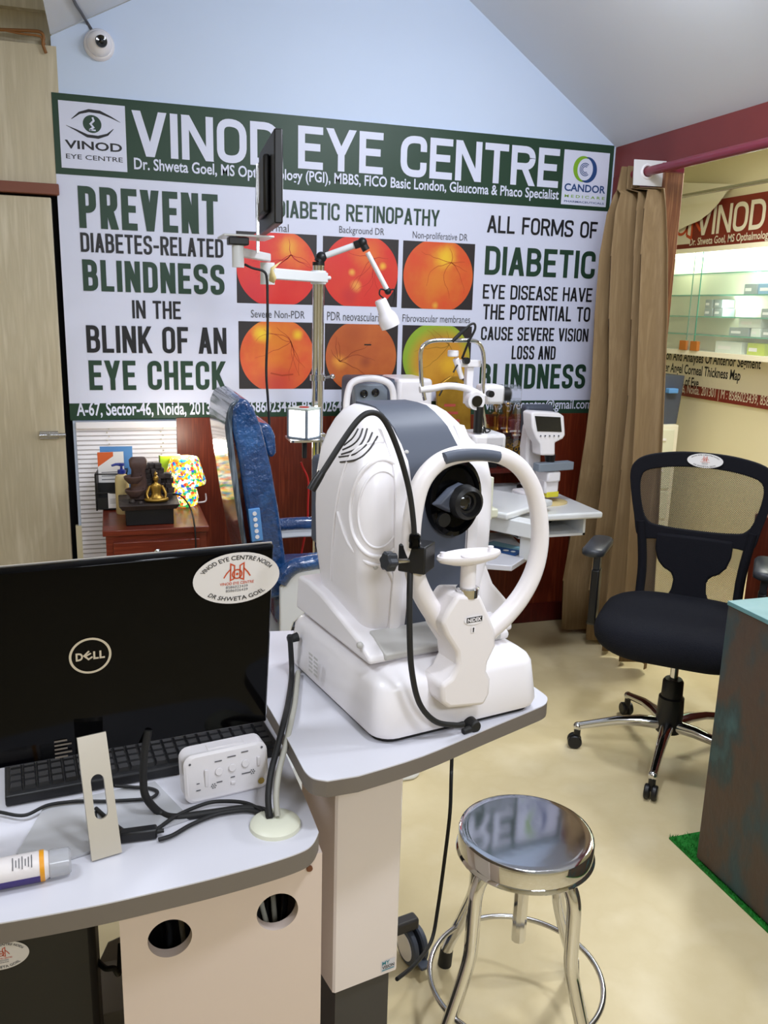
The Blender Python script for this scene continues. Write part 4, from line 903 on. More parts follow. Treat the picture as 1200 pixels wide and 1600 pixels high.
# backrest: frame with mesh window, shoulders and lumbar support
def bk(u, z): 
    y = .235 + .03 * ((z - .5) / .55) - .05 * max(0, .75 - z) + .04 * (1 - (u / .26) ** 2) - .02
    return V(u, y, z)
def bframe(name, outer, inner, m, th=.014):
    b = MB(); n = len(outer); vs = []
    for lst in (outer, inner): vs += [bk(*p) for p in lst]
    vs += [v + V(0, th, 0) for v in vs]; fs = []
    for i in range(n):
        j = (i + 1) % n; fs += [(i, j, n + j, n + i), (2 * n + j, 2 * n + i, 3 * n + i, 3 * n + j), (j, i, 2 * n + i, 2 * n + j), (n + i, n + j, 3 * n + j, 3 * n + i)]
    b.add(vs, fs); return b.build(name, m, oc, bevel=.004)
def dense(pts, k=6): return [tuple(p[:2]) for p in [(q.x, q.y) for q in smooth_path([V(x, z, 0) for x, z in pts], k, closed=True)]]
half_o = [(0, 1.070), (.10, 1.066), (.19, 1.050), (.235, 1.025), (.250, .985), (.245, .92), (.228, .82), (.205, .74), (.192, .68), (.190, .60), (.188, .50)]
half_i = [(0, 1.015), (.09, 1.012), (.165, 1.000), (.200, .985), (.212, .955), (.208, .90), (.190, .83), (.165, .795), (.12, .785), (.06, .780), (.02, .779)]
O_ = half_o + [(-x, z) for x, z in reversed(half_o[1:])]; I_ = half_i + [(-x, z) for x, z in reversed(half_i[1:])]
# upper frame (closed at the bottom by the lumbar bridge)
uo = [(0, 1.070), (.10, 1.066), (.19, 1.050), (.235, 1.025), (.250, .985), (.243, .92), (.222, .82), (.200, .74), (.13, .735), (.06, .73), (0, .73)]
UO = dense(uo + [(-x, z) for x, z in reversed(uo[1:-1])], 4); UI = dense(half_i + [(-x, z) for x, z in reversed(half_i[1:-1])] , 4)
half_i[-1] = (0, .779); UI = dense(half_i + [(-x, z) for x, z in reversed(half_i[1:-1])], 4)
bframe('back_frame', UO, UI, 'black_fabric', .022)
for s in (-1, 1):
    b = MB(); b.tube(smooth_path([bk(s * .196, .80) + V(0, .011, 0), bk(s * .182, .70) + V(0, .011, 0), bk(s * .174, .62) + V(0, .011, 0), bk(s * .172, .54) + V(0, .0, 0), V(s * .17, .20, .47)], 5), .028, 12, flat=.6); b.build('back_upright', 'black_fabric', oc)
b = MB(); lp = [(-.135, .76), (.135, .76), (.134, .70), (.122, .66), (.10, .632), (.068, .615), (.058, .59), (.062, .55), (.080, .51), (.09, .46), (-.09, .46), (-.080, .51), (-.062, .55), (-.058, .59), (-.068, .615), (-.10, .632), (-.122, .66), (-.134, .70)]
b.prism([bk(x, z) + V(0, -.008, 0) for x, z in lp], (0, .03, 0)); b.build('lumbar_support', 'black_fabric', oc, bevel=.008)
mm_ = bpy.data.materials.new('mesh_weave'); mm_.use_nodes = True; nt = mm_.node_tree; bs = nt.nodes['Principled BSDF']; bs.inputs['Base Color'].default_value = lin('1b1a19'); bs.inputs['Roughness'].default_value = .7
tc = nt.nodes.new('ShaderNodeTexCoord'); sp_ = nt.nodes.new('ShaderNodeSeparateXYZ'); nt.links.new(tc.outputs['Object'], sp_.inputs[0])
def wv(sx, sz):
    a = nt.nodes.new('ShaderNodeMath'); a.operation = 'MULTIPLY'; a.inputs[1].default_value = sx; nt.links.new(sp_.outputs['X'], a.inputs[0])
    c = nt.nodes.new('ShaderNodeMath'); c.operation = 'MULTIPLY_ADD'; c.inputs[1].default_value = sz; nt.links.new(sp_.outputs['Z'], c.inputs[0]); nt.links.new(a.outputs[0], c.inputs[2])
    f = nt.nodes.new('ShaderNodeMath'); f.operation = 'FRACT'; nt.links.new(c.outputs[0], f.inputs[0])
    g = nt.nodes.new('ShaderNodeMath'); g.operation = 'LESS_THAN'; g.inputs[1].default_value = .34; nt.links.new(f.outputs[0], g.inputs[0]); return g
g1, g2 = wv(150, 150), wv(150, -150); mx_ = nt.nodes.new('ShaderNodeMath'); mx_.operation = 'MAXIMUM'; nt.links.new(g1.outputs[0], mx_.inputs[0]); nt.links.new(g2.outputs[0], mx_.inputs[1]); nt.links.new(mx_.outputs[0], bs.inputs['Alpha'])
M['mesh_weave'] = mm_
def mesh_part(name, outline, z0, z1, hw, n=14):
    b = MB(); g = [[bk(-hw + 2 * hw * i / n, z0 + (z1 - z0) * j / n) + V(0, .012, 0) for i in range(n + 1)] for j in range(n + 1)]
    vs = [p for r_ in g for p in r_]; b.add(vs, [(j * (n + 1) + i, j * (n + 1) + i + 1, (j + 1) * (n + 1) + i + 1, (j + 1) * (n + 1) + i) for j in range(n) for i in range(n)]); return b.build(name, 'mesh_weave', oc)
b = MB(); cen = bk(0, .9) + V(0, .010, 0); n = len(UI); ins2 = [bk(*p) + V(0, .010, 0) for p in UI]; mid = [[bk(p[0] * k, .9 + (p[1] - .9) * k) + V(0, .010, 0) for p in UI] for k in (.66, .33)]
rr_ = [ins2] + mid; vs = [p for r_ in rr_ for p in r_] + [cen]; fs = []
for q in range(2): fs += [(q * n + i, q * n + (i + 1) % n, (q + 1) * n + (i + 1) % n, (q + 1) * n + i) for i in range(n)]
fs += [(2 * n + i, 2 * n + (i + 1) % n, 3 * n) for i in range(n)]; b.add(vs, fs); b.build('back_mesh', 'mesh_weave', oc, smooth=80)
b = MB(); b.add([bk(x, z) + V(0, .019, 0) for z in (.50, .58, .66, .74) for x in (-.18, -.09, 0, .09, .18)], [(j * 5 + i, j * 5 + i + 1, j * 5 + i + 6, j * 5 + i + 5) for j in range(3) for i in range(4)]); b.build('lower_mesh', 'mesh_weave', oc)
q0 = bk(.005, 1.045); q1 = bk(-.05, 1.045); q2 = bk(.06, 1.045)
sticker(oc, PF(bk(0.0, 1.044) + V(0, -.0075, 0), q2 - q1, V(0, .06, 1)), 0.005, 0, .062, .026, .002)
for s in (-1.26, 1.02):
    b = MB(); b.mm((s * .245 - .015, .02, .44), (s * .245 + .015, .075, .65)); b.mm((min(s * .09, s * .26), .025, .435), (max(s * .09, s * .26), .07, .452)); ar = b.build('armrest', 'black_plastic', oc, bevel=.006)
    b = MB(); b.mm((s * .245 - .012, .028, .63), (s * .245 + .012, .066, .73)); b.build('arm_post', 'pad_dark', ar, bevel=.004)
    b = MB(); b.loft([rrect(s * .245, .03, w, d, r_, z) for z, w, d, r_ in ((.722, .06, .21, .028), (.728, .078, .235, .036), (.744, .08, .24, .037), (.752, .066, .225, .03))]); b.build('arm_pad', 'pad_dark', ar, smooth=60)

# ================================================================== counter and grass mat
ct_ = thing('reception_counter', 'tall patina-finish counter block with teal and rust brown side', 'counter', (1.99, 1.15, 0))
b = MB(); b.mm((-.415, -.70, .012), (.415, .662, .792)); b.build('counter_body', 'patina', ct_, bevel=.002)
b = MB(); b.mm((-.417, -.702, .792), (.417, .664, .804)); b.build('counter_top', 'patina_top', ct_, bevel=.001)
gr = thing('grass_mat', 'green artificial grass mat under the patina counter', 'mat', (1.99, 1.15, 0))
b = MB(); b.mm((-.427, -.78, .0005), (.50, .775, .006)); b.build('backing', 'grass_green', gr)
b = MB(); rnd = random.Random(5)
for i in range(5200):
    if i % 2: x, y = rnd.uniform(-.427, -.414), rnd.uniform(-.78, .775)
    else: x, y = rnd.uniform(-.427, .50), rnd.uniform(.66, .775)
    if -.416 < x and y < .664: continue
    a = rnd.uniform(0, 6.28); h_ = rnd.uniform(.010, .018); w_ = .0014; dx, dy = math.cos(a) * w_, math.sin(a) * w_
    b.add([V(x - dx, y - dy, .005), V(x + dx, y + dy, .005), V(x + rnd.uniform(-.006, .006), y + rnd.uniform(-.006, .006), h_)], [(0, 1, 2)])
o = b.build('pile', 'grass_green', gr); o['kind'] = 'stuff'

# ================================================================== wooden cabinet by the blind and what stands on it
CZ = .75
ca_ = atz(160, 830, CZ); cb2 = atz(327, 822, CZ); cbk = WY - .04
sc = thing('side_cabinet', 'red-brown wooden cabinet with one drawer under the lit mosaic lamp', 'cabinet', ((ca_.x + cb2.x) / 2, cbk, 0))
hw = (cb2.x - ca_.x) / 2; dp = -(cbk - (ca_.y + cb2.y) / 2)
b = MB(); b.mm((-hw + .01, dp + .012, 0), (hw - .01, 0, CZ - .022)); b.build('carcass', 'cabinet_wood', sc, bevel=.002)
b = MB(); b.mm((-hw, dp, CZ - .022), (hw, 0, CZ)); b.build('top', 'cabinet_wood', sc, bevel=.003)
b = MB(); b.mm((-hw + .035, dp - .003, CZ - .175), (hw - .035, dp + .012, CZ - .045)); d1_ = b.build('drawer', 'cabinet_wood', sc, bevel=.003)
b = MB(); b.lathe([(0, 0), (.006, 0), (.006, .010), (.0135, .014), (.0135, .020), (.009, .023), (0, .0235)], c=(.0, dp - .003, CZ - .085), axis=(0, -1, 0), n=28); b.build('knob', 'brushed_steel', d1_)
b = MB(); b.mm((-hw + .035, dp - .003, .06), (hw - .035, dp + .012, CZ - .19)); dd = b.build('door', 'cabinet_wood', sc, bevel=.003)
b = MB(); b.lathe([(0, 0), (.006, 0), (.006, .010), (.0135, .014), (.0135, .020), (0, .0235)], c=(hw - .08, dp - .003, .45), axis=(0, -1, 0), n=20); b.build('knob', 'brushed_steel', dd)
# fountain
fa, fb = atz(197, 822, CZ), atz(272, 819, CZ); fw = (fb - fa).length; fx, fy = (fa.x + fb.x) / 2, (fa.y + fb.y) / 2
ft = thing('tabletop_fountain', 'dark tabletop fountain with golden seated figure before a rock wall', 'fountain', (fx, fy + .075, CZ))
b = MB(); b.mm((-fw / 2, -.075, 0), (fw / 2, .085, .062)); b.build('tray', 'black_plastic', ft, bevel=.003)
b = MB(); rw = fw / 2 + .022
b.loft([[V(sx * w, y0 + sy * d, z) for sx, sy in ((-1, -1), (1, -1), (1, 1), (-1, 1))] for w, d, z, y0 in ((rw - .012, .088, .060, .005), (rw, .100, .078, .005), (rw - .003, .098, .080, .005), (rw - .026, .074, .076, .005))]); b.build('tray_rim', 'stone_dark', ft)
rnd = random.Random(11); b = MB()
for r_ in range(7):
    for i in range(5 - (r_ > 4) * 2):
        b.box((-.02 + i * .024 + (r_ % 2) * .008 + (r_ > 4) * .012, .055 + rnd.uniform(-.008, .008), .085 + r_ * .019), (.026, .026 + rnd.uniform(0, .012), .021), rz=rnd.uniform(-.25, .25))
b.build('rock_wall', 'stone_dark', ft, bevel=.003)
b = MB(); b.sphere((.045, .035, .078), .016, 10); b.sphere((-.06, -.03, .08), .012, 10); b.sphere((-.03, -.05, .078), .010, 10); b.sphere((.06, -.02, .078), .010, 10); b.build('pebbles', 'stone_dark', ft)
for (x, z, r_) in ((-.048, .118, .036), (-.052, .168, .034)):
    b = MB(); b.lathe([(0, -.024), (r_ * .55, -.022), (r_ * .95, -.006), (r_, .004), (r_ * .9, .006), (r_ * .8, -.002), (0, -.010)], c=(x, -.005, z), n=28); b.build('bowl', 'stone_brown', ft)
b = MB(); b.loft([rrect(-.032, .03, w, d, .012, z) for z, w, d in ((.08, .07, .05), (.19, .05, .04), (.205, .062, .05), (.226, .066, .05), (.236, .05, .04))]); b.build('rock_spout', 'stone_brown', ft, smooth=50)
fg = MB(); fo = V(.028, -.02, .078)
fg.loft([[fo + V(math.cos(t) * rx, math.sin(t) * ry, z) for t in [2 * math.pi * i / 20 for i in range(20)]] for z, rx, ry in ((0, .040, .024), (.006, .042, .026), (.014, .030, .020), (.022, .019, .014), (.034, .017, .012), (.05, .020, .013), (.060, .022, .012), (.066, .014, .010), (.071, .006, .006), (.076, .0065, .0065))])
fg.sphere(fo + V(0, -.001, .086), .0115, 16, sc=(.9, .95, 1.1)); fg.sphere(fo + V(0, .002, .102), .007, 12); fg.cyl(fo + V(0, .002, .104), fo + V(0, .002, .114), .004, .001, 10)
for s in (-1, 1):
    fg.tube(smooth_path([fo + V(s * .021, 0, .058), fo + V(s * .029, -.004, .042), fo + V(s * .034, -.012, .028), fo + V(s * .030, -.02, .014)], 4), [.0058] * 8 + [.0045] * 5, 8)
    fg.tube(smooth_path([fo + V(s * .012, -.008, .010), fo + V(s * .038, -.016, .010), fo + V(s * .012, -.026, .008), fo + V(-s * .01, -.026, .008)], 4), .0072, 8)
fg.build('seated_figure', 'gold_figure', ft, smooth=70)
point('fountain_lamp', (fx - .05, fy + .06, CZ + .15), .10, (1, .72, .3), .008)
cable('fountain_cable', [aty(268, 772, fy + .15), aty(283, 775, fy + .13), aty(297, 793, fy + .08), aty(304, 822, ca_.y - .012), aty(306, 860, ca_.y - .012), aty(305, 895, ca_.y - .012)], .003, 'black_rubber', 'black cable trailing from the fountain over the cabinet front')
# mosaic lamp
lz = atz(291, 792, CZ); lx, ly = lz.x, lz.y + .02
tl = thing('mosaic_table_lamp', 'glowing multicoloured mosaic glass table lamp on the wooden cabinet', 'lamp', (lx, ly, CZ))
mm2 = bpy.data.materials.new('mosaic_glass'); mm2.use_nodes = True; nt = mm2.node_tree; bs = nt.nodes['Principled BSDF']; bs.inputs['Roughness'].default_value = .15
tc = nt.nodes.new('ShaderNodeTexCoord'); vo = nt.nodes.new('ShaderNodeTexVoronoi'); vo.inputs['Scale'].default_value = 95; nt.links.new(tc.outputs['Object'], vo.inputs['Vector'])
sp3 = nt.nodes.new('ShaderNodeSeparateColor'); nt.links.new(vo.outputs['Color'], sp3.inputs[0])
cr = nt.nodes.new('ShaderNodeValToRGB'); cr.color_ramp.interpolation = 'CONSTANT'; e = cr.color_ramp.elements
cl_ = ['f4c22a', 'fff3c8', 'e0452a', '2f9a4a', 'ffe9a0', '2f55b8', 'f5d24a', 'fdfdf2', '3cb0c0', 'e8862a']
while len(e) < len(cl_): e.new(.5)
for i, c in enumerate(cl_): e[i].position = i / len(cl_); e[i].color = lin(c)
nt.links.new(sp3.outputs[0], cr.inputs[0]); nt.links.new(cr.outputs[0], bs.inputs['Base Color']); nt.links.new(cr.outputs[0], bs.inputs['Emission Color']); bs.inputs['Emission Strength'].default_value = 1.3
M['mosaic_glass'] = mm2
b = MB(); b.lathe([(.03, 0), (.045, .006), (.052, .035), (.046, .068), (.026, .088), (.018, .095), (0, .095)], n=36); b.build('lamp_base', 'mosaic_glass', tl)
b = MB(); b.lathe([(.080, .092), (.083, .104), (.062, .175), (.056, .196), (.050, .200), (.054, .175), (.076, .104)], n=40); b.build('lamp_shade', 'mosaic_glass', tl)
b = MB(); b.sphere((0, 0, .155), .028, 16); b.build('bulb', 'lit_lantern', tl)
point('mosaic_bulb', (lx, ly, CZ + .225), 2.6, (1, .93, .78), .03)
cable('lamp_cord', [V(lx + .045, ly, CZ + .012), aty(312, 785, ly + .02), V(lx + .085, ly + .05, CZ + .006), V(lx + .10, cbk - .04, CZ + .004)], .0035, 'white_plastic', 'white cord of the mosaic lamp on the cabinet')
# green file, desk tidy, papers, pump bottle
t = thing('green_box_file', 'lime green file standing upright between fountain and lamp', 'file', (atz(268, 790, CZ).x, ly + .03, CZ), 8)
b = MB(); b.mm((-.042, -.012, 0), (.042, .012, .205)); b.build('cover', 'green_card', t, bevel=.002); b = MB(); b.mm((-.039, -.0105, .203), (.040, .0105, .2055)); b.build('pages', 'paper_white', t)
ox = atz(150, 800, CZ)
x_a, x_b = aty(152, 760, 3.5).x, aty(192, 760, 3.5).x; ccx = (x_a + x_b) / 2 + .008
ds = thing('desk_tidy', 'black mesh desk organiser holding papers beside the blind', 'organiser', (ccx, 3.50, CZ), -6)
b = MB(); w_, h_ = .055, .145
for z in (.006, .07, h_): b.tube([(-w_, -.06, z), (w_, -.06, z), (w_, .06, z), (-w_, .06, z)], .003, 8, closed=True)
for sx in (-1, 1):
    for sy in (-1, 1): b.cyl((sx * w_, sy * .06, 0), (sx * w_, sy * .06, h_), .0035)
b.build('wire_frame', 'black_plastic', ds)
b = MB(); b.mm((-w_, -.058, .004), (w_, .058, .008)); b.mm((-w_, .055, .004), (w_, .058, h_)); b.mm((-w_, -.058, .01), (-w_ + .002, .058, h_)); b.mm((-w_, -.06, .008), (w_, -.058, .05)); b.mm((-w_, -.002, .008), (w_, .0, .10)); b.build('mesh_panels', 'black_rubber', ds)
def sheet(name, m, w, h, loc, rz, tilt, label, cat, printed=None):
    t = thing(name, label, cat, loc, rz); b = MB(); d = V(0, math.sin(R(tilt)), math.cos(R(tilt)))
    b.prism([V(-w / 2, 0, 0), V(w / 2, 0, 0), V(w / 2, 0, 0) + d * h, V(-w / 2, 0, 0) + d * h], (0, .004, 0)); b.build('sheet', m, t)
    if printed:
        b = MB(); P_ = PF((0, -.0006, 0), (1, 0, 0), d)
        if printed == 'orange': P_.poly(b, [(-w / 2, h * .72), (w * .1, h * .92), (w * .1, h), (-w / 2, h)], 0, 0)
        for i in range(5): P_.rect(b, -w * .38, h * (.6 - i * .07), w * (.3 - .05 * (i % 2)), h * (.615 - i * .07), 0, 1)
        b.build('print', ['paper_orange', 'ink_grey'], t)
sheet('blue_folder', 'blue_file', .125, .225, (ccx + .02, 3.545, CZ + .010), -4, 4, 'pale blue folder standing behind the papers in the organiser', 'folder')
sheet('leaflet', 'paper_white', .10, .205, (ccx - .0, 3.52, CZ + .012), 4, 5, 'white leaflet with orange corner standing in the organiser', 'leaflet', 'orange')
sheet('appointment_card', 'paper_white', .055, .06, (ccx + .01, 3.435, CZ + .010), 0, 4, 'small white card leaning inside the organiser front', 'card', 'plain')
pb = atz(192, 802, CZ); pt_ = thing('pump_bottle', 'cream pump bottle with dark blue pump beside the fountain', 'bottle', (pb.x + .002, pb.y, CZ))
b = MB(); b.lathe([(0, 0), (.024, 0), (.026, .004), (.026, .135), (.022, .150), (.012, .156), (.012, .162), (0, .162)], n=28); b.build('body', 'soap_cream', pt_)
b = MB(); b.lathe([(0, .158), (.015, .158), (.015, .172), (.006, .174), (.0045, .186), (.012, .188), (.012, .197), (0, .199)], n=20); b.tube([(0, 0, .193), (-.02, -.008, .195), (-.036, -.012, .191)], [.006, .0052, .0042], 8); b.build('pump', 'pump_blue', pt_)

# ================================================================== examination chair in its blue plastic wrap
EX = aty(375, 700, 2.5).x
CF_ = Frame((EX + .15, 2.70, 0), 0)
ec = thing('examination_chair', 'blue examination chair in clear plastic wrap, seen from its side', 'examination chair', CF_.o, 0)
def ep(px, py): p = CF_.y(px, py, -.24); return p.x, p.z
bkp = [ep(x, y) for x, y in ((342, 640), (347, 622), (362, 613), (380, 616), (394, 632), (408, 665), (424, 730), (436, 800), (446, 870), (452, 930), (395, 940), (382, 900), (370, 850), (358, 770), (347, 690))]
fr_ = [ep(x, y) for x, y in ((362, 640), (370, 626), (384, 622), (396, 636), (409, 668), (425, 732), (437, 802), (447, 872), (453, 932), (410, 940), (398, 880), (386, 800), (374, 720), (364, 672))]
sh_ = [ep(x, y) for x, y in ((352, 668), (355, 646), (361, 632), (370, 625), (376, 626), (368, 636), (364, 655), (364, 680), (373, 750), (385, 840), (396, 900), (410, 940), (400, 940), (384, 880), (370, 800), (357, 710))]
b = MB(); b.prism([V(x, -.235, z) for x, z in fr_], (0, .42, 0)); b.build('backrest', 'blue_wrap', ec, bevel=.022, seg=3)
b = MB(); b.prism([V(x, -.232, z) for x, z in sh_], (0, .42, 0)); b.build('back_shell', 'clear_wrap', ec, bevel=.006, seg=2)
b = MB(); q = [ep(x, y) for x, y in ((412, 668), (434, 672), (442, 690), (444, 718), (438, 728), (428, 722))]; b.prism([V(x, -.12, z) for x, z in q], (0, .24, 0)); b.build('headrest', 'blue_wrap', ec, bevel=.012)
PK = PF(V(0, -.2262, 0), (1, 0, 0), (0, 0, 1)); k0, k1 = ep(392, 798), ep(407, 842); up_k = (V(ep(392, 798)[0], 0, ep(392, 798)[1]) - V(ep(397, 842)[0], 0, ep(397, 842)[1])).normalized(); kx = V(up_k.z, 0, -up_k.x)
b = MB(); kc = V((k0[0] + k1[0]) / 2, -.238, (k0[1] + k1[1]) / 2); mt = Matrix((kx, V(0, 1, 0), up_k)).transposed(); b.box(kc, (.034, .012, .100), mtx=mt); kp_ = b.build('control_keypad', 'blue_file', ec, bevel=.002)
for i in range(5): b = MB(); q = kc + up_k * (.036 - i * .018) + V(0, -.006, 0); b.cyl(q, q + V(0, -.003, 0), .0062, n=16); b.build('keypad_button', 'white_plastic', kp_)
sx0_, sz0_ = ep(448, 930)
b = MB(); b.loft([rrect(sx0_ + .24, 0, .54, .46, .06, z) for z in (sz0_ - .12, sz0_ + .0)]); b.build('seat', 'blue_wrap', ec, bevel=.03, seg=3)
b = MB(); b.loft([rrect(sx0_ + .16, 0, w, d, .05, z) for z, w, d in ((sz0_ - .18, .42, .40), (.16, .40, .38), (.10, .60, .5), (0.0, .62, .52))]); b.build('pedestal', 'white_paint', ec, bevel=.01)
for s, pts in ((-1, ((437, 905), (448, 890), (462, 880), (480, 876), (500, 873), (540, 872))), (1, ((434, 816), (460, 814), (495, 813), (540, 812)))):
    yy_ = s * .27; b = MB(); P = [CF_.y(x, y + 4, yy_) for x, y in pts]
    b.tube(smooth_path(P, 5), .024, 12); ar = b.build('armrest', 'blue_wrap', ec)
    b = MB(); b.prism([p + V(0, -.012, -.018) for p in P] + [P[-1] + V(0, -.012, -.05), P[1] + V(.02, -.012, -.05 if s > 0 else -.16), P[0] + V(-.0, -.012, -.05 if s > 0 else -.26)], (0, .024, 0)); b.build('arm_bracket', 'white_paint', ar, bevel=.005)

# ================================================================== pole of the refraction unit and what it carries
PYL = 3.14; pp = aty(497, 500, PYL); pb_ = V(pp.x, PYL, 0)
pole = thing('instrument_pole', 'chrome refraction unit pole with white swing arm', 'pole', pb_)
ptz = aty(498, 415, PYL).z
b = MB(); b.cyl((0, 0, .02), (0, 0, ptz), .0215, n=28); b.build('pole', 'chrome', pole)
b = MB(); b.lathe([(0, 0), (.11, 0), (.11, .015), (.05, .03), (0, .03)]); b.build('base_plate', 'white_paint', pole)
cz_ = aty(490, 590, PYL).z; b = MB(); b.lathe([(.02, -.011), (.029, -.011), (.029, .011), (.02, .011)], c=(0, 0, cz_)); b.cyl((.02, -.01, cz_), (.052, -.02, cz_ + .006), .005); b.sphere((.052, -.02, cz_ + .006), .010, 12); b.build('collar', 'brushed_steel', pole)
A0, A1 = aty(508, 434, PYL) - pb_, aty(418, 427, PYL - .22) - pb_
b = MB(); d_ = A1 - A0; mt = Matrix((d_.normalized(), V(0, 0, 1).cross(d_.normalized()).normalized(), V(0, 0, 1))).transposed()
b.box((A0 + A1) / 2, (d_.length, .030, .036), mtx=mt); b.cyl((0, 0, A0.z - .024), (0, 0, A0.z + .024), .029); b.cyl(A0 + V(.004, 0, 0), A0 + V(.022, 0, 0), .007); b.build('swing_arm', 'white_paint', pole, bevel=.004)
b = MB(); b.cyl(A1 + V(0, 0, -.036), A1 + V(0, 0, .034), .024); b.build('arm_hinge', 'white_paint', pole)
B1 = aty(372, 408, PYL - .46) - pb_; d_ = B1 - A1 - V(0, 0, .05)
b = MB(); q0 = A1 + V(0, 0, .050); d_ = V(B1.x - q0.x, B1.y - q0.y, 0); mt = Matrix((d_.normalized(), V(0, 0, 1).cross(d_.normalized()).normalized(), V(0, 0, 1))).transposed()
b.box(q0 + d_ / 2, (d_.length, .026, .026), mtx=mt); b.build('second_arm', 'white_paint', pole, bevel=.004)
E1 = q0 + d_
b = MB(); b.cyl(E1 + V(0, 0, -.045), E1 + V(0, 0, .018), .018); b.build('arm_end', 'white_paint', pole)
b = MB(); b.box(E1 + V(0, 0, .030), (.06, .05, .022)); b.build('arm_joint', 'black_plastic', pole, bevel=.003)
b = MB(); b.box(E1 + V(.03, .05, .046), (.15, .16, .006)); b.build('screen_plate', 'white_paint', pole, bevel=.002)
# the chart monitor
vm_o = E1 + pb_ + V(.045, .10, .049)
Nn, Nf = aty(434, 202, 2.48), aty(409, 240, 2.92)
N2, F2 = aty(432, 346, 2.48), aty(408, 370, 2.92)
dm = (Nf - Nn); dm.z = 0; mrz = math.degrees(math.atan2(dm.y, dm.x)); cxm = (Nn + Nf) / 2; z1m, z0m = (Nn.z + Nf.z) / 2, (N2.z + F2.z) / 2
vm = thing('chart_monitor', 'black flat monitor seen edge-on atop the swing arm', 'monitor', (cxm.x, cxm.y, z0m), mrz)
b = MB(); L2 = dm.length / 2; hm = z1m - z0m; b.mm((-L2, -.014, 0), (L2, .010, hm)); b.build('casing', 'black_plastic', vm, bevel=.004)
b = MB(); b.mm((-L2 * .55, .010, hm * .15), (L2 * .6, .030, hm * .8)); b.build('rear_housing', 'black_plastic', vm, bevel=.008)
b = MB(); b.mm((-L2 + .012, -.0155, .016), (L2 - .012, -.0135, hm - .014)); b.build('screen', 'dark_glass', vm)
so = Frame(vm.location, mrz).loc(aty(402, 395, 2.72)); sxl = so.x
b = MB(); b.mm((sxl - .012, .030, so.z), (sxl + .012, .038, hm * .75)); b.mm((sxl - .03, .028, hm * .3), (sxl + .03, .036, hm * .7)); b.build('stand_bracket', 'brushed_steel', vm)
b = MB(); pts = [A1 + pb_ + V(.016, -.030, .052), A1 + pb_ + V(.026, -.033, .035), A1 + pb_ + V(.022, -.030, -.030), A1 + pb_ + V(.03, -.036, -.046)]
tq = [aty(x, y, PYL - .27) for x, y in ((423, 418), (440, 408), (430, 412), (427, 422), (432, 435), (428, 443), (420, 439))]
b.add([tq[0], tq[1], tq[3], tq[4], tq[5], tq[6]], [(0, 1, 2), (0, 2, 3), (0, 3, 4), (0, 4, 5)]); tag(b.build('masking_tape', 'tape_yellow', solid=.002), 'flap of yellowed masking tape wrapped round the white swing arm', 'tape')
cable('monitor_lead', [aty(x, y, 2.72) for x, y in ((382, 413), (395, 419), (412, 424), (417, 436), (418, 470), (418, 520), (416, 580), (419, 630), (421, 680), (418, 760), (420, 900))], .004, 'black_rubber', 'black lead hanging straight down from the chart monitor arm')
# lamp on the pole top
el = thing('examination_lamp', 'white jointed examination lamp mounted on the chrome pole', 'lamp', (pp.x, PYL, ptz))
LF = Frame((pp.x, PYL, ptz)); J1, J2, J3 = LF.y(566, 379, -.05), LF.y(606, 455, -.06), LF.y(610, 508, -.06); J0 = LF.y(502, 402, -.0)
b = MB(); b.cyl((0, 0, 0), (0, 0, .012), .022); b.cyl((0, 0, .012), J0, .018, .016); b.sphere(J0, .020, 16); b.build('base_joint', 'black_plastic', el)
b = MB(); b.tube([J0 + (J1 - J0) * .12, J1], .011, 14); b.build('lower_arm', 'white_paint', el)
b = MB(); b.sphere(J1, .018, 16); b.cyl(J1 - (J1 - J0).normalized() * .03, J1, .014); b.cyl(J1, J1 + (J2 - J1).normalized() * .03, .014); b.build('elbow_joint', 'black_plastic', el)
b = MB(); b.tube([J1 + (J2 - J1) * .2, J2], .009, 14); b.build('upper_arm', 'white_paint', el)
b = MB(); b.sphere(J2, .013, 12); b.tube(smooth_path([J2 + V(-.005, 0, 0), J2 + V(-.03, -.01, .006), J2 + V(-.035, -.01, -.012), J2 + V(-.018, -.005, -.025)], 5), .003, 8); b.tube(smooth_path([J2, J2 + V(.02, -.01, .006), J2 + V(.026, 0, -.02), J2 + V(.02, .0, -.05)], 5), .003, 8); b.build('cable_tie', 'black_rubber', el)
hs = LF.y(594, 468, -.06); hd_ = (J3 - hs).normalized(); L3 = (J3 - hs).length
b = MB(); b.lathe([(0, 0), (.019, 0), (.022, .004), (.025, L3 * .48), (.033, L3 * .62), (.038, L3 * .80), (.036, L3 * 1.06), (.030, L3 * 1.06), (.020, L3 * .8), (0, L3 * .75)], c=hs, axis=hd_, n=32); b.build('lamp_head', 'white_plastic', el)
# tray with the lit cube lantern
LY = PYL - .09; tz_ = aty(480, 683, LY).z
ty0 = thing('lantern_tray', 'small clear tray clamped to the chrome pole under the lit cube', 'tray', (pp.x, PYL, tz_))
lcx = aty(475, 660, LY).x - pp.x
b = MB(); b.loft([rrect(lcx + .008, -.09, .135, .13, .012, z) for z in (-.010, -.003, -.002)]); b.build('tray_plate', 'brushed_steel', ty0); b = MB(); b.mm((-.026, -.03, -.018), (.026, .03, .004)); b.build('clamp', 'brushed_steel', ty0, bevel=.003)
b = MB(); b.cyl((lcx, -.10, -.012), (lcx, -.10, -.075), .0095, .0085); b.build('handle', 'black_rubber', ty0)
lt = thing('cube_lantern', 'glowing white cube lantern with grey frame on the pole tray', 'lantern', (pp.x + lcx, LY, tz_ - .001), 42)
s_ = .040; hL = .108
b = MB(); b.mm((-s_ + .004, -s_ + .004, .006), (s_ - .004, s_ - .004, hL - .006)); b.build('lit_panels', 'lit_lantern', lt)
b = MB()
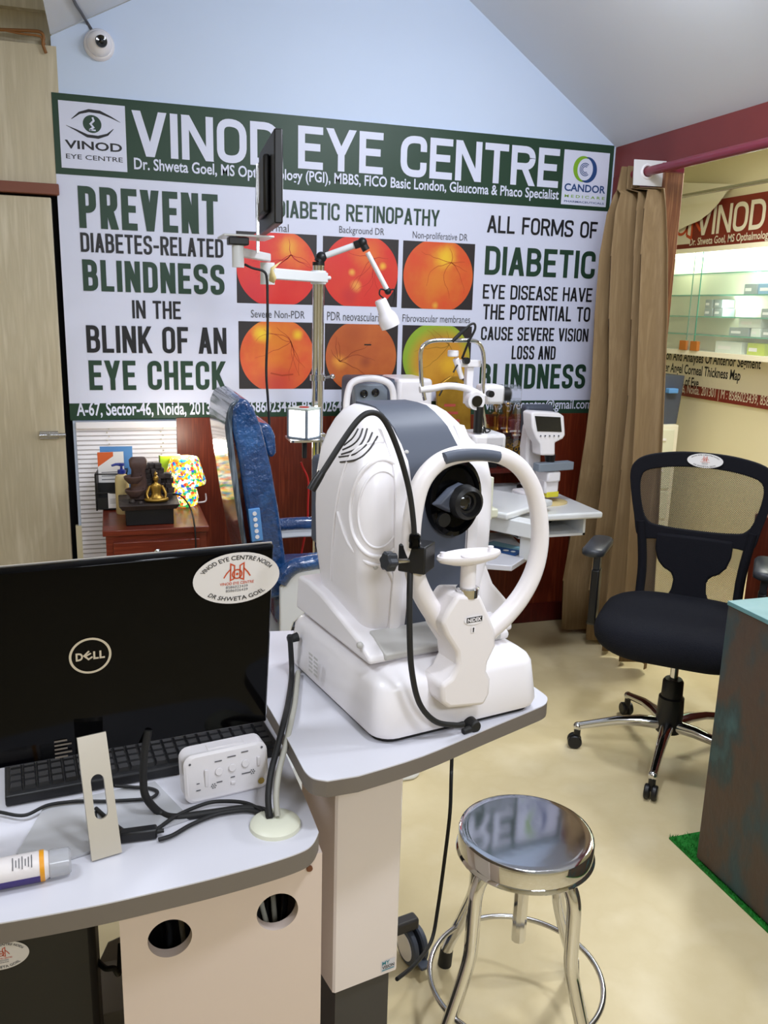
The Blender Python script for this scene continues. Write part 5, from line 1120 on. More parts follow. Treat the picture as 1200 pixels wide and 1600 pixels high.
for sx in (-1, 1):
    for sy in (-1, 1): b.mm((sx * s_ - .004, sy * s_ - .004, 0), (sx * s_ + .004, sy * s_ + .004, hL))
b.mm((-s_ - .004, -s_ - .004, 0), (s_ + .004, s_ + .004, .006)); b.build('frame', 'slate_light', lt)
b = MB(); b.mm((-s_ - .004, -s_ - .004, hL - .006), (s_ + .004, s_ + .004, hL + .002)); tp = b.build('top', 'box_white', lt)
b = MB(); b.cyl((0, 0, hL + .002), (0, 0, hL + .0045), .018, n=24); b.build('top_badge', 'cable_red', tp)
cable('red_cable', [aty(x, y, LY) for x, y in ((470, 722), (474, 732), (480, 745), (482, 760), (481, 790), (480, 815), (470, 870), (465, 900))], .004, 'cable_red', 'red cable hanging below the cube lantern tray')
cable('yellow_cable', [aty(x, y, LY + .02) for x, y in ((491, 688), (491, 715), (491, 745), (492, 790))], .003, 'cable_yellow', 'yellow cable hanging down the pole below the lantern')

# ================================================================== refraction desk, instruments on it
RZ_ = .75
q1, q2, q3 = atz(943, 800, RZ_), atz(860, 768, RZ_), atz(792, 806, RZ_)
rd = thing('refraction_desk', 'white desk with open drawer tray against the dark red wall', 'desk', (1.6, 3.3, 0))
RO = V(1.6, 3.3, 0)
x1 = q1.x - RO.x; y0 = q1.y - RO.y
b = MB(); b.mm((-.75, y0, RZ_ - .028), (x1, .38, RZ_)); b.build('desk_top', 'white_paint', rd, bevel=.009, seg=3)
b = MB(); b.mm((-.02, y0 + .05, RZ_ - .11), (x1 - .05, y0 + .36, RZ_ - .10)); b.mm((x1 - .06, y0 + .05, RZ_ - .11), (x1 - .05, y0 + .36, RZ_ - .028)); b.mm((-.02, y0 + .35, RZ_ - .11), (x1 - .05, y0 + .36, RZ_ - .028)); b.build('open_tray', 'white_paint', rd)
b = MB(); b.mm((-.02, y0 + .05, RZ_ - .11), (.02, y0 + .36, RZ_ - .028)); b.mm((-.30, y0 + .24, .0), (-.22, y0 + .32, RZ_ - .028)); b.build('pedestal', 'white_paint', rd, bevel=.003)
b = MB(); b.mm((-.70, y0 + .1, 0), (-.64, .36, RZ_ - .028)); b.build('end_panel', 'white_paint', rd)
ex = thing('black_cable_coil', 'dark coil of cable lying in the open desk tray', 'cable', (1.74, y0 + RO.y + .26, RZ_ - .098))
b = MB(); b.tube([(.10 * math.cos(R(i * 20)) * (1 + .02 * (i // 18)), .05 * math.sin(R(i * 20)), .006 + .007 * (i // 18)) for i in range(54)], .006, 8); b.build('coil', 'black_rubber', ex)
# swing table carrying the slit lamp
SWZ = .80; sa = atz(793, 803, SWZ); sb = atz(747, 794, SWZ); sd2 = atz(838, 786, SWZ)
rzS = math.degrees(math.atan2(sa.y - sb.y, sa.x - sb.x))
swf = Frame((sa.x, sa.y, 0), rzS)
sw = thing('swing_table', 'white instrument table on wheels carrying the slit lamp', 'table', swf.o, rzS)
b = MB(); b.mm((-.50, 0, SWZ - .026), (0, .36, SWZ)); b.build('table_top', 'white_paint', sw, bevel=.008, seg=3)
b = MB(); b.mm((-.10, .03, SWZ - .088), (.10, .10, SWZ - .028)); b.build('support_beam', 'white_paint', sw, bevel=.004)
b = MB(); b.mm((.02, .07, .61), (.070, .12, SWZ - .07)); b.mm((-.36, .10, .04), (-.26, .20, SWZ - .026)); b.build('leg', 'white_paint', sw, bevel=.004)
lw = [swf.z(x, y, .62) for x, y in ((745, 832), (796, 832), (828, 866), (800, 884), (745, 880))]
b = MB(); b.prism(lw, (0, 0, -.022)); b.build('lower_shelf', 'laminate_white', sw, bevel=.003)
b = MB(); b.mm((-.45, .05, 0.0), (-.17, .25, .05)); b.build('foot_frame', 'column_dark', sw)
lo = atz(785, 850, .642); lf = thing('blue_leaflet', 'blue leaflet with pale bands lying on the lower table shelf', 'leaflet', (lo.x, lo.y, .6212), rzS)
b = MB(); b.mm((-.085, -.05, 0), (.09, .07, .004)); b.build('sheet', 'blue_leaflet', lf); b = MB(); P_ = PF((0, 0, .0043), (1, 0, 0), (0, 1, 0)); P_.poly(b, [(-.08, .0), (.08, .02), (.085, .065), (-.08, .065)], .0003, 0); P_.disc(b, .03, -.02, .012, .012, .0003, 1, 16); P_.disc(b, .06, -.015, .010, .010, .0003, 1, 16); P_.rect(b, -.07, -.035, -.01, -.025, .0003, 1); b.build('print', ['leaflet_teal', 'paper_white'], lf)
# slit lamp
SY = 2.86; o_ = aty(735, 760, SY); sl = thing('slit_lamp', 'white and chrome slit lamp microscope with clear breath shield', 'microscope', (o_.x, SY, SWZ))
SF = Frame((o_.x, SY, SWZ))
def s_(px, py, v=0.): return SF.y(px, py, v)
b = MB(); p = [s_(664, 625), s_(659, 600), s_(657, 565), s_(658, 548), s_(664, 538), s_(680, 532), s_(715, 532), s_(742, 533), s_(753, 545), s_(756, 565), s_(755, 600), s_(753, 632), s_(757, 660), s_(755, 690), s_(755, 720)]
b.tube(smooth_path(p, 5), .0075, 12); b.build('headrest_frame', 'chrome', sl)
b = MB(); p = [s_(656, 609), s_(675, 607), s_(700, 603), s_(725, 606), s_(745, 614), s_(757, 622)]; b.tube(smooth_path(p, 5), .0125, 12); b.build('forehead_band', 'white_plastic', sl)
b = MB(); q = s_(742, 660); b.cyl(V(q.x, -.03, s_(742, 674).z), V(q.x, -.03, s_(742, 634).z), .017, n=24); b.build('lamp_housing', 'black_plastic', sl)
b = MB(); q = s_(738, 625); b.lathe([(0, 0), (.028, 0), (.032, .01), (.032, .05), (.0, .05)], c=(q.x, .01, q.z), axis=(0, -1, 0)); mh_ = b.build('mirror_housing', 'white_plastic', sl)
b = MB(); b.cyl((q.x, -.04, q.z), (q.x, -.045, q.z), .020, n=24); b.build('mirror_window', 'lens_black', mh_)
b = MB(); q = s_(772, 616, .03); b.mm((q.x - .05, .0, q.z - .035), (q.x + .03, .09, q.z + .035)); m1 = b.build('microscope', 'white_plastic', sl, bevel=.012, seg=3)
b = MB(); b.lathe([(0, 0), (.020, 0), (.024, .006), (.026, .03), (.020, .034), (0, .03)], c=(q.x + .03, .03, q.z), axis=(1, -.1, .0), n=24); b.build('eyepiece', 'black_rubber', m1)
b = MB(); q2_ = s_(760, 614); b.cyl((q2_.x, -.02, q2_.z), (q2_.x, -.045, q2_.z), .012); b.build('focus_knob', 'black_plastic', m1)
b = MB(); q = s_(727, 575, .05); b.mm((q.x - .0, .03, q.z - .13), (q.x + .026, .06, q.z + .02)); b.mm((q.x - .03, .02, q.z + .005), (q.x + .05, .07, q.z + .03)); b.cyl(V(s_(713, 552).x, .03, s_(713, 558).z), V(s_(713, 552).x, .03, s_(713, 548).z), .020); b.cyl(s_(712, 560, .03), s_(722, 592, .03), .012, .008); b.build('illumination_tower', 'white_plastic', sl, bevel=.003)
b = MB(); q = s_(725, 563, .03); b.cyl((q.x, .02, q.z), (q.x, .0, q.z), .012); b.tube([s_(708, 582, .02), s_(715, 570, .02)], .003, 8); b.build('tower_knob', 'black_plastic', sl)
b = MB(); p = [s_(722, 560, .02), s_(732, 535, -.01), s_(742, 515, -.02), s_(741, 506, -.02), s_(734, 508, -.02), s_(724, 518, -.02), s_(712, 530, -.012), s_(707, 534, -.01)]; b.tube(smooth_path(p, 5), .0042, 8); b.tube(smooth_path([s_(707, 533, -.010), s_(718, 522, -.012), s_(730, 512, -.012)], 4), .006, 8); b.build('lamp_cable', 'black_rubber', sl)
b = MB(); a_, c_ = s_(732, 676), s_(782, 698); b.mm((a_.x, -.05, c_.z - .01), (c_.x, .10, a_.z)); b.build('cross_slide', 'white_plastic', sl, bevel=.014, seg=3)
b = MB(); q = s_(750, 740); b.mm((q.x - .10, -.03, .0), (q.x + .07, .16, .035)); b.mm((q.x - .035, .02, .03), (q.x + .03, .10, c_.z)); b.build('slide_base', 'cream_plastic', sl, bevel=.006)
b = MB(); q = s_(747, 715); b.cyl((q.x, -.02, .035), (q.x, -.02, c_.z), .016, .022); b.build('joystick_column', 'black_plastic', sl)
b = MB(); q = s_(755, 768); b.mm((s_(748, 768).x, -.05, .0), (s_(762, 768).x, -.01, s_(760, 742).z)); b.build('switch_box', 'cream_plastic', sl, bevel=.003)
b = MB(); a_, c_ = s_(762, 600, -.03), s_(806, 698, -.03); w_ = c_.x - a_.x; h_ = a_.z - c_.z
pts = rrect((a_.x + c_.x) / 2, (a_.z + c_.z) / 2, w_, h_, .02); b.prism([V(x, -.05, z) for x, z in pts], (0, .003, 0)); b.build('breath_shield', 'acrylic', sl)
b = MB(); b.tube(smooth_path([s_(756, 668, -.01), s_(760, 676, -.02), s_(766, 672, -.02), s_(757, 670, -.02), s_(754, 682, -.02)], 4), .003, 6); b.build('cable_tie', 'black_rubber', sl)
# second instrument behind: white face frame around a grey panel with two lenses
KY = 3.22; o_ = aty(585, 640, KY); ker = thing('keratometer', 'white tabletop eye instrument with grey twin-lens face behind the slate one', 'eye instrument', (o_.x, KY, RZ_))
KF = Frame((o_.x, KY, RZ_))
def k_(px, py, v=0.): return KF.y(px, py, v)
b = MB(); p = [k_(543, 668), k_(541, 640), k_(544, 612), k_(552, 597), k_(575, 591), k_(600, 595), k_(612, 606), k_(615, 630), k_(612, 665)]; b.tube(smooth_path(p, 6), .0135, 12); b.build('face_frame', 'white_plastic', ker)
b = MB(); p = [k_(x, y, .05) for x, y in ((556, 640), (553, 605), (562, 599), (598, 600), (606, 610), (606, 640))]; b.prism(p, (0, .05, 0)); fp_ = b.build('face_panel', 'slate_light', ker, bevel=.008)
for x, y in ((568, 615), (586, 613)): b = MB(); q = k_(x, y, .05); b.lathe([(0, 0), (.014, 0), (.016, .008), (.011, .010), (0, .004)], c=q, axis=(0, -1, 0), n=24); b.build('lens', 'lens_black', fp_)
b = MB(); a_, c_ = k_(556, 592, .12), k_(640, 606, .12); b.mm((a_.x, .10, .06), (c_.x, .36, a_.z)); b.build('body', 'slate_plastic', ker, bevel=.02, seg=3)
b = MB(); a_, c_ = k_(622, 592, .06), k_(676, 620, .06); b.mm((a_.x, .06, .05), (c_.x, .30, a_.z)); b.build('side_housing', 'white_plastic', ker, bevel=.015, seg=3)
b = MB(); b.mm((-.16, -.03, 0), (.24, .34, .08)); b.build('base', 'white_plastic', ker, bevel=.015, seg=3)
b = MB(); b.mm((-.10, -.02, .07), (-.06, .03, k_(543, 668).z + .02)); b.mm((.06, -.02, .07), (.10, .03, k_(543, 668).z + .02)); b.build('frame_support', 'white_plastic', ker, bevel=.005)
# lensmeter
ly_ = 3.24; lb = atz(858, 786, RZ_); lm = thing('lensmeter', 'white lensmeter with dark tilted screen on the desk by the curtain', 'lensmeter', (lb.x, lb.y, RZ_), 8)
NF = Frame(lm.location, 8)
def n_(px, py, v=0.): return NF.y(px, py, v)
b = MB(); b.lathe([(0, 0), (.075, 0), (.075, .006), (.068, .010), (0, .010)], n=40, sx=1.15, sy=.8); b.build('foot_plate', 'soap_cream', lm)
def blk(b, tl, br, y0, y1, **k): a, c = n_(*tl), n_(*br); b.mm((a.x, y0, c.z), (c.x, y1, a.z)); return b
b = MB(); st_ = [(824, 762), (823, 700), (828, 665), (838, 660), (846, 690), (846, 762)]; b.prism([n_(x, y, .06) for x, y in st_], (0, .06, 0)); b.mm((n_(824, 762).x, .0, .008), (n_(846, 762).x, .12, .05)); b.build('rear_column', 'white_plastic', lm, bevel=.01, seg=2)
hp = [(831, 645), (836, 643), (874, 645), (882, 650), (884, 680), (880, 686), (868, 692), (868, 712), (846, 712), (845, 694), (838, 684), (832, 668)]
b = MB(); b.prism([n_(x, y, -.04 + (690 - y) * .0004) for x, y in hp], (0, .07, 0)); hd2 = b.build('head', 'white_plastic', lm, bevel=.008, seg=3)
scp = [(836, 650), (876, 652), (878, 675), (840, 674)]; b = MB(); b.prism([n_(x, y, -.0425 + (690 - y) * .0004) for x, y in scp], (0, .003, 0)); b.build('screen', 'dark_glass', hd2, bevel=.001)
for i in range(5): b = MB(); q = n_(845 + i * 7, 681, -.0415); b.sphere(q, .0035, 8); b.build('button', 'slate_plastic', hd2)
b = MB(); b.cyl(V(n_(857, 712).x, -.01, n_(857, 710).z), V(n_(857, 724).x, -.01, n_(857, 726).z), .024, .018); b.build('lens_nose', 'black_plastic', lm)
b = MB(); blk(b, (832, 722), (885, 731), -.05, -.005); b.build('lens_table', 'slate_light', lm, bevel=.003)
b = MB(); blk(b, (847, 735), (866, 750), -.045, .05); blk(b, (846, 748), (866, 768), -.03, .06); b.build('lower_body', 'white_plastic', lm, bevel=.008)
b = MB(); blk(b, (848, 767), (866, 774), -.031, .06); b.build('yellow_band', 'cable_yellow', lm, bevel=.003)
# dark blue head cushion behind the lensmeter, trophies and patterned box on a wall ledge
LZ = aty(805, 727, 3.62).z
lg_ = thing('wall_ledge', 'dark wooden ledge on the back wall under the trophies', 'shelf', (1.55, WY - .012, LZ))
b = MB(); b.mm((-.40, -.19, -.02), (.36, 0, 0)); b.build('board', 'panel_dark', lg_, bevel=.003)
TY = 3.62
def onl(px, py): return aty(px, py, TY).x
bxp = thing('patterned_box', 'dark box with gold ring pattern behind the slit lamp', 'box', ((onl(778, 700) + onl(838, 700)) / 2, TY, LZ))
w_ = (onl(838, 700) - onl(778, 700)) / 2; h_ = aty(805, 684, TY).z - LZ
b = MB(); b.mm((-w_, -.05, 0), (w_, .05, h_)); b.build('box', 'stone_dark', bxp, bevel=.002)
b = MB(); P_ = PF((0, -.0506, 0), (1, 0, 0), (0, 0, 1)); rnd = random.Random(2)
for i in range(46): P_.ring(b, rnd.uniform(-w_ + .012, w_ - .012), rnd.uniform(.012, h_ - .014), rnd.uniform(.007, .011), .0045, .0004 + i * .00001, 0, n=14)
b.build('ring_pattern', 'gold_plate', bxp)
aw = thing('award_block', 'small dark red award with white lettering on the patterned box', 'award', (onl(803, 670), TY, LZ + h_))
b = MB(); w2 = .045; h2 = aty(803, 655, TY).z - aty(803, 683, TY).z; b.mm((-w2, -.03, 0), (w2, .03, h2 * .6)); b.mm((-w2 * .8, -.025, h2 * .6), (w2 * .8, .025, h2)); b.build('block', 'beam_red', aw, bevel=.003)
b = MB(); P_ = PF((0, -.0306, 0), (1, 0, 0), (0, 0, 1)); P_.rect(b, -.035, h2 * .38, .0, h2 * .48, 0, 0); P_.rect(b, .006, h2 * .36, .035, h2 * .48, 0, 0); P_.rect(b, -.02, h2 * .16, .02, h2 * .26, 0, 0); b.build('lettering', 'paper_white', aw)
def cup(px, label, zb, sc_=1.0, nm='trophy'):
    t = thing(nm, label, 'trophy', (onl(px, 650), TY - .02, zb)); b = MB(); b.mm((-.022 * sc_, -.022 * sc_, 0), (.022 * sc_, .022 * sc_, .03)); b.build('plinth', 'black_plastic', t)
    b = MB(); b.lathe([(0, .03), (.018, .03), (.008, .045), (.006, .09), (.014, .11), (.024, .13), (.026, .165), (.022, .165), (0, .12)], n=24); b.build('cup', 'gold', t)
cup(768, 'gold trophy cup standing beside the slit lamp base', LZ + h_ * 0, 1); cup(790, 'gold trophy cup behind the clear breath shield', LZ + h_, .8)
t = thing('trophy_column', 'tall gold trophy column rising behind the slit lamp shield', 'trophy', (onl(779, 640), TY + .03, LZ + h_)); b = MB(); b.lathe([(0, 0), (.022, 0), (.022, .012), (.010, .02), (.010, .10), (.018, .11), (.008, .12), (.016, .15), (.0, .165)], n=20); b.build('column', 'gold', t)
pq = thing('award_plaque', 'golden shield-shaped award plaque behind the white instrument', 'award', (onl(705, 640), TY + .02, LZ))
p = [aty(x, y, TY + .02) - pq.location for x, y in ((683, 700), (683, 610), (690, 598), (704, 588), (716, 588), (728, 598), (736, 612), (736, 700))]
z0_ = min(q.z for q in p); p = [V(q.x, 0, 0 if q.z < .08 else q.z) for q in p]
b = MB(); b.prism(p, (0, .02, 0)); b.build('plate', 'gold_plate', pq, bevel=.004)
b = MB(); ip = [V(q.x * .84, -.001, max(.02, q.z * .93)) for q in p[1:7]]; b.tube(ip, .004, 6); b.build('raised_border', 'black_plastic', pq)
b = MB(); P_ = PF((0, -.0008, 0), (1, 0, 0), (0, 0, 1)); zt2 = p[1].z
for i, s in enumerate(('AWARD OF', 'APPRECIATION', 'DR. SHWETA GOEL')): P_.rect(b, -.0035 * len(s), zt2 * (.79 - i * .10), .0035 * len(s), zt2 * (.825 - i * .10), 0, 0)
b.build('lettering', 'pink_print', pq)
gp_ = thing('glass_award', 'pale gold glass award block behind the slit lamp column', 'award', (onl(752, 660), TY - .01, LZ)); b = MB(); b.loft([rrect(0, 0, w, .03, .004, z) for z, w in ((0, .07), (.02, .07), (.021, .055), (.20, .06))]); b.build('block', 'gold_plate', gp_)
hc = aty(822, 660, 3.5); cu_ = thing('headrest_cushion', 'dark blue padded headrest behind the lensmeter screen', 'cushion', (hc.x, 3.50, RZ_))
b = MB(); a_, c_ = aty(818, 632, 3.5), aty(850, 672, 3.5); b.mm((a_.x - hc.x, -.03, c_.z - RZ_ - .02), (c_.x - hc.x + .03, .03, a_.z - RZ_)); b.build('pad', 'slate_plastic', cu_, bevel=.015, seg=3)
b = MB(); b.cyl((.05, .02, 0), (.05, .02, c_.z - RZ_), .012); b.lathe([(0, 0), (.06, 0), (.06, .012), (0, .014)], c=(.05, .02, 0)); b.build('stem', 'black_plastic', cu_)

# ================================================================== curtain and rod
CXP = 2.20
rz_0 = atx(1012, 268, CXP).z
rod = thing('curtain_rod', 'maroon curtain rod along the red header beam', 'rod', (CXP, 1.5, rz_0))
b = MB(); b.cyl((0, -3.0, 0), (0, 1.93, 0), .0185, n=20); b.build('rod', 'rod_maroon', rod)
b = MB(); b.mm((-.012, 1.70, -.018), (WXR - CXP, 1.715, .018)); b.build('bracket', 'rod_maroon', rod, bevel=.003)
cn = thing('curtain', 'brown striped curtain with white eyelet heading bunched on the rod', 'curtain', (CXP, 3.4, 0))
rows = [(255, 978, 1002), (292, 976, 1002), (301, 973, 1040), (330, 968, 1040), (400, 962, 1040), (500, 954, 1038), (620, 950, 1032), (740, 932, 1026), (860, 910, 1020), (960, 892, 1015), (1000, 890, 1012)]
nf = 90; b = MB(); vs = []
zr = [(atx(1010, r_[0], CXP).z if i < len(rows) - 1 else .03) for i, r_ in enumerate(rows)]
for i, (py, xa_, xb_) in enumerate(rows):
    ya, yb_ = (atx(xa_, py, CXP).y, atx(xb_, py, CXP).y) if i < len(rows) - 1 else (ya - .01, yb_ - .0)
    for j in range(nf + 1):
        u = j / nf; k = min(1, .35 + i * .16); ph = 2 * math.pi * (4.6 * u + .2 * math.sin(3 * u + i * .3))
        amp = (.050 + .022 * math.sin(5.3 * u + 1)) * k + .004
        vs.append(V(amp * (math.sin(ph) + .28 * math.sin(2 * ph + 1)) - .02 * k + .012 * math.sin(11 * u + i * .35), ya + (yb_ - ya) * u - 3.4 + .010 * math.cos(ph) * k, zr[i]))
b.add(vs, [(i * (nf + 1) + j, i * (nf + 1) + j + 1, (i + 1) * (nf + 1) + j + 1, (i + 1) * (nf + 1) + j) for i in range(len(rows) - 1) for j in range(nf)])
o = b.build('drape', 'curtain_brown', cn, smooth=80, solid=.003)
yh = atx(1011, 268, CXP).y - 3.4
hp_ = [aty(x, y, yh + 3.4) - cn.location for x, y in ((991, 249), (1042, 252), (1038, 292), (989, 289))]
cu = bpy.data.curves.new('band', 'CURVE'); cu.dimensions = '2D'; cu.fill_mode = 'BOTH'; cu.extrude = .0015
spl2(cu, [(q.x, q.z) for q in hp_]); spl2(cu, [(.024 * math.cos(R(i * 15)), rz_0 + .024 * math.sin(R(i * 15))) for i in range(24)])
tmp = bpy.data.objects.new('band', cu); COL.objects.link(tmp); bpy.context.view_layer.update()
me = bpy.data.meshes.new_from_object(tmp.evaluated_get(bpy.context.evaluated_depsgraph_get())); bpy.data.objects.remove(tmp)
me.materials.clear(); me.materials.append(M['curtain_band']); me.transform(Matrix.Rotation(R(90), 4, 'X')); me.transform(Matrix.Translation((0, yh, 0)))
hb = bpy.data.objects.new('heading_band', me); COL.objects.link(hb); hb.parent = cn
b = MB(); b.tube([V(.026 * math.cos(R(i * 12)), yh - .003, rz_0 + .026 * math.sin(R(i * 12))) for i in range(30)], .005, 8, closed=True); b.build('eyelet', 'white_plastic', hb)

# ================================================================== next room: sign, lit cabinet, lower sign, drawers
PXF = PF((0, 0, 0), (0, -1, 0), (0, 0, 1))          # faces -X; right = -Y
def fx(px, py, X=FX - .02): p = atx(px, py, X); return -p.y, p.z
u1, zS0 = fx(1120, 392); _, zS1 = fx(1120, 312)
sg = thing('wall_sign', 'maroon clinic name sign above the lit glass cabinet', 'sign', (FX - .02, 0, 0))
uL, uR = -5.4, -2.2
b = MB(); b.mm((0, -uR, zS0), (.018, -uL, zS1)); b.build('sign_board', 'sign_red', sg)
PS = PF((-.0008, 0, 0), (0, -1, 0), (0, 0, 1)); b = MB()
def fbox(tl, br): a, c = fx(*tl), fx(*br); return a[0], c[1], c[0], a[1]
a0 = fx(1090, 345); a1 = fx(1195, 345); zc0 = fx(1140, 363)[1]; zc1 = fx(1140, 318)[1]
block_text(b, PS, 'VINOD', a0[0], zc0, a1[0], zc1, .155, 0, 0); W_ = a1[0] - a0[0]; b.build('sign_word', 'sign_cream', sg); b = MB()
block_text(b, PS, 'EYE CENTRE', a1[0] + W_ * .2, zc0, a1[0] + W_ * 2.2, zc1, .155, 0, 0); b.build('sign_word', 'sign_cream', sg); b = MB()
t0_ = fx(1078, 376); t1_ = fx(1200, 372); zb3 = fx(1140, 382)[1]; zt3 = fx(1140, 366)[1]
text(b, PS, 'Dr. Shweta Goel, MS Opthalmology', t0_[0], zb3, t1_[0] + (t1_[0] - t0_[0]) * .03, zt3, 0, 0, .012)
b.build('sign_line', 'sign_cream', sg)
e0 = fx(1055, 350); e1 = fx(1081, 350); b = MB(); PS.rect(b, e0[0] - .1, zS0 + .06, e1[0], zS1 - .05, 0, 0)
cx2, cz2 = fx(1066, 352); s9 = .17
for sx in (-1, 1): PS.line(b, [(cx2 + sx * .06, cz2 - .07), (cx2 + sx * .06, cz2 + .06), (cx2 + sx * .11, cz2 + .09), (cx2 + sx * .11, cz2 - .09), (cx2 + sx * .06, cz2 - .07)], .018, .0008, 1); PS.line(b, [(cx2 + sx * .11, cz2 + .04), (cx2 + sx * .2, cz2 - .05)], .018, .0008, 1)
PS.ring(b, cx2, cz2, .06, .018, .0008, 1)
b.build('emblem_panel', ['sign_cream', 'logo_orange'], sg)
# ragged cream sheet hanging over the sign's end
cf = thing('torn_sheet', 'cream sheet hanging over the left end of the maroon sign', 'sheet', (FX - .06, 0, 0)); b = MB()
pts = [atx(x, y, FX - .06) - cf.location for x, y in ((1062, 285), (1150, 288), (1135, 300), (1122, 318), (1108, 333), (1092, 345), (1075, 352), (1050, 364))]; b.prism(pts, (.003, 0, 0)); b.build('sheet', 'cream_sheet', cf)
b = MB(); z_ = fx(1130, 295, FX - .2)[1]; b.cyl((FX - .2, 2.0, z_), (FX - .2, 5.8, z_), .012); tag(b.build('ceiling_track', 'brushed_steel'), 'thin steel track running below the next room ceiling', 'track')
# lit cabinet with glass shelves
gz1, gz0 = fx(1120, 396)[1], fx(1120, 549)[1]; DX = FX - .16
gc = thing('display_cabinet', 'wall cabinet with lit glass shelves of boxes in the next room', 'cabinet', (DX, 0, 0)); yA, yB = 5.3, 2.6
b = MB(); b.mm((.0, yB, gz1), (.16, yA, gz1 + .03)); b.mm((0, yB, gz0 - .03), (.16, yA, gz0)); b.mm((0, yA, gz0 - .03), (.16, yA + .02, gz1 + .03)); b.mm((0, yB - .02, gz0 - .03), (.16, yB, gz1 + .03)); b.build('carcass', 'cream_sheet', gc)
b = MB(); b.mm((.145, yB, gz0), (.155, yA, gz1)); b.build('lit_back', 'lit_panel', gc)
b = MB(); b.mm((.02, yB + .1, gz1 - .025), (.05, yA - .1, gz1 - .005)); b.build('light_strip', 'lit_strip', gc)
shz = [fx(1100, y, DX + .08)[1] for y in (429, 462, 495, 523)]
for z in shz:
    b = MB(); b.mm((.02, yB, z - .004), (.145, yA, z + .004)); sh = b.build('glass_shelf', 'glass_green', gc); b = MB(); b.mm((.016, yB, z - .004), (.0205, yA, z + .004)); b.build('shelf_edge', 'glass_edge', sh)
yd = atx(1092, 470, DX).y; yd2 = atx(1078, 470, DX).y
for k, (ya_, yb2, xo) in enumerate(((yA, yd, -.004), (yd2, yB, .004))):
    b = MB(); b.mm((xo, yb2, gz0), (xo + .003, ya_, gz1)); dg = b.build('sliding_door', 'glass_clear', gc); b = MB(); e_ = yb2 if k == 0 else ya_; b.mm((xo, e_ - .003, gz0), (xo + .0035, e_ + .003, gz1)); b.build('door_edge', 'glass_edge', dg)
for px in (1066, 1083):
    y_ = atx(px, 546, DX - .01).y; b = MB(); b.mm((-.012, y_ - .035, gz0), (.012, y_ + .035, gz0 + .06)); b.build('door_clip', 'orange_clip', gc, bevel=.002)
bxs = [(1101, 1115, 495, 488, 'box_grey'), (1116, 1131, 495, 488, 'box_grey'), (1102, 1114, 488, 481, 'box_grey'), (1116, 1130, 488, 480, 'box_grey'), (1163, 1184, 461, 452, 'box_grey'), (1185, 1215, 461, 452, 'box_blue'),
       (1140, 1172, 524, 517, 'box_grey'), (1154, 1190, 517, 508, 'box_white'), (1174, 1190, 524, 517, 'box_white'), (1191, 1220, 525, 516, 'box_grey'), (1190, 1215, 495, 487, 'box_grey'), (1118, 1160, 551, 546, 'box_white'), (1168, 1196, 551, 546, 'box_lime')]
labs = ['grey lens box, lower left of four on the third glass shelf', 'grey lens box, lower right of four on the third glass shelf', 'grey lens box, upper left of four on the third glass shelf', 'grey lens box, upper right of four on the third glass shelf',
        'grey box beside the blue one on the second glass shelf', 'blue box on the second glass shelf', 'long grey box at the front of the fourth glass shelf', 'long white box on top of the fourth shelf stack', 'short white box under the long white one on the fourth shelf',
        'grey box at the right end of the fourth glass shelf', 'grey box at the right end of the third glass shelf', 'flat white box on the cabinet floor', 'lime green box on the cabinet floor']
lev = {461: shz[1] + .004, 495: shz[2] + .004, 524: shz[3] + .004, 525: shz[3] + .004, 551: gz0}
for (xa_, xb_, yb3, yt3, m_), l_ in zip(bxs, labs):
    pa, pb3 = atx(xa_, yb3, DX + .05), atx(xb_, yb3, DX + .05); h_ = atx(xa_, yt3, DX + .05).z - pa.z
    z0 = lev.get(yb3); 
    if z0 is None: z0 = (shz[2] if yb3 == 488 else shz[3]) + .004 + (atx(1110, 488, DX + .05).z * 0 + .052 if yb3 == 488 else .052)
    t = thing('lens_box', l_, 'box', (DX + .085, (pa.y + pb3.y) / 2, z0), 0, 'boxes in the lit cabinet'); hh = .050 if yb3 != 551 else .07
    if yb3 in (517, 461): hh = .060
    b = MB(); b.mm((-.045, -abs(pa.y - pb3.y) / 2 + .004, 0), (.045, abs(pa.y - pb3.y) / 2 - .004, hh)); b.build('carton', m_, t, bevel=.002)
    b = MB(); P_ = PF((-.0456, 0, 0), (0, -1, 0), (0, 0, 1)); w_ = abs(pa.y - pb3.y) / 2 - .004; P_.rect(b, -w_ * .8, hh * .3, w_ * .2, hh * .6, 0); b.build('label', 'paper_white', t)
for k, (px_, py_, pw, cl) in enumerate(((1066, 410, 1.6, (1, .98, .72)), (1185, 420, 4.0, (.92, 1, .96)), (1140, 475, 1.6, (.92, 1, .94)))): q = atx(px_, py_, DX + .04); point('cabinet_lamp', q, pw, cl, .03)
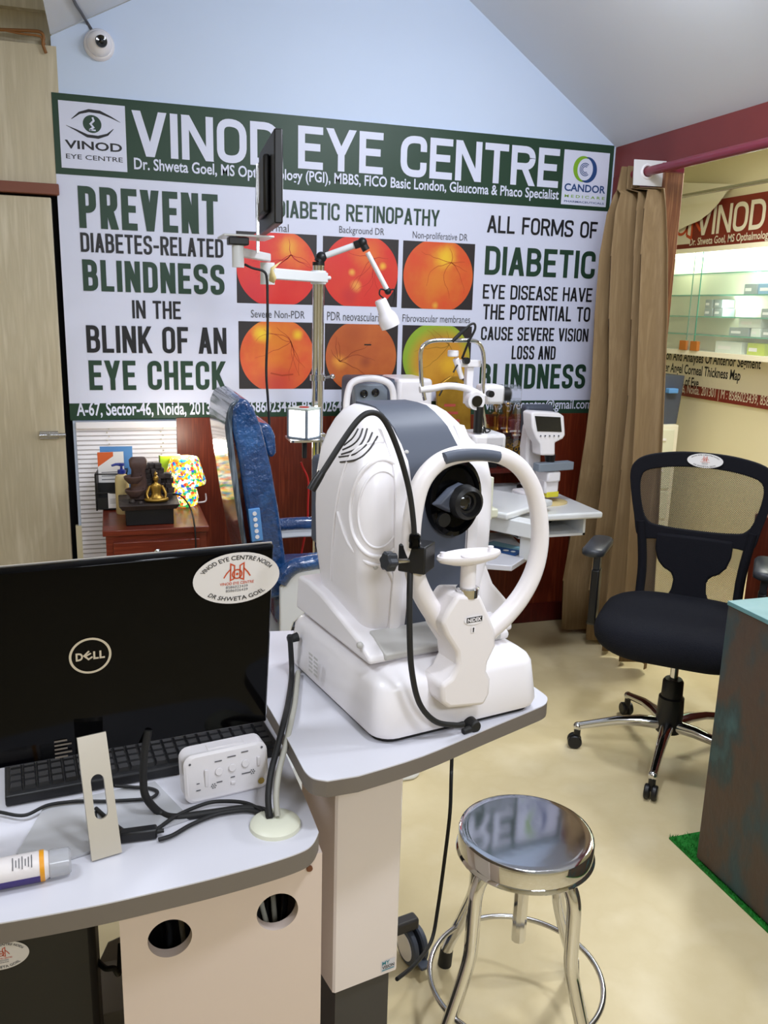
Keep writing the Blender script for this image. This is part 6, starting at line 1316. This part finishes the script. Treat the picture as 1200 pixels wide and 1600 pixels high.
# lower sign
LX = FX - .012; zl1, zl0 = fx(1150, 556, LX)[1], fx(1150, 632, LX)[1]; zm = fx(1150, 612, LX)[1]
ls = thing('service_sign', 'white and maroon service sign below the lit cabinet', 'sign', (LX, 0, 0)); b = MB(); b.mm((0, 2.2, zl0), (.010, 5.6, zl1)); b.build('sign_board', 'sign_cream', ls)
PL = PF((-.0008, 0, 0), (0, -1, 0), (0, 0, 1)); b = MB(); PL.rect(b, -5.6, zl0, -2.2, zm, 0); b.build('address_band', 'sign_red', ls)
def lx2(px, py): p = atx(px, py, LX); return -p.y, p.z
b = MB()
for s, xa_, xb_, yc, hh, in (('Elevation And Analyses Of Anterior Segment', 1020, 1190, 563, .085), ('Chamber Angel Corneal Thickness Map', 1016, 1158, 581, .085), ('Image of Eye', 1049, 1092, 598, .085)):
    ua, ub = lx2(xa_, yc)[0], lx2(xb_, yc)[0]; zc = lx2((xa_ + xb_) / 2, yc)[1]; text(b, PL, s, ua, zc - hh / 2, ub, zc + hh / 2, 0, 0, .02)
b.build('service_lettering', 'ink_black', ls)
b = MB(); zc = (zl0 + zm) / 2; ua, ub = lx2(1048, 609)[0], lx2(1196, 633)[0]; text(b, PL, 'ctor-46, Noida. 201301 | M : 8586023439, 8586026439', ua, zc - .035, ub + (ub - ua) * .22, zc + .04, .0006, 0, 0); b.build('address_lettering', 'sign_cream', ls)
# drawers and the dark bin on them
pA = aty(1061, 664, 4.7); zt4 = pA.z
dw = thing('drawer_unit', 'cream drawer unit behind the timber post in the next room', 'cabinet', (pA.x - .2, 4.7, 0))
b = MB(); b.mm((-.2, 0, 0), (.2, .45, zt4)); b.build('carcass', 'cream_sheet', dw, bevel=.006)
for i in range(4):
    z1_ = zt4 - .03 - i * zt4 * .235; b = MB(); b.mm((-.18, -.012, z1_ - zt4 * .215), (.165, .002, z1_)); d9 = b.build('drawer', 'cream_plastic', dw, bevel=.004); b = MB(); b.mm((-.02, -.022, z1_ - .07), (.10, -.010, z1_ - .055)); b.build('handle', 'white_plastic', d9, bevel=.002)
bi = thing('dark_container', 'dark grey container with blue tap on the cream drawer unit', 'container', (aty(1048, 660, 4.85).x - .125, 4.86, zt4)); hB = aty(1046, 585, 4.86).z - zt4
b = MB(); b.loft([rrect(0, 0, w, w, .03, z) for z, w in ((0, .22), (hB * .6, .24), (hB, .25))]); b.build('body', 'slate_plastic', bi); b = MB(); b.mm((-.02, -.16, hB * .65), (.05, -.10, hB * .75)); b.build('tap', 'blue_file', bi, bevel=.005)
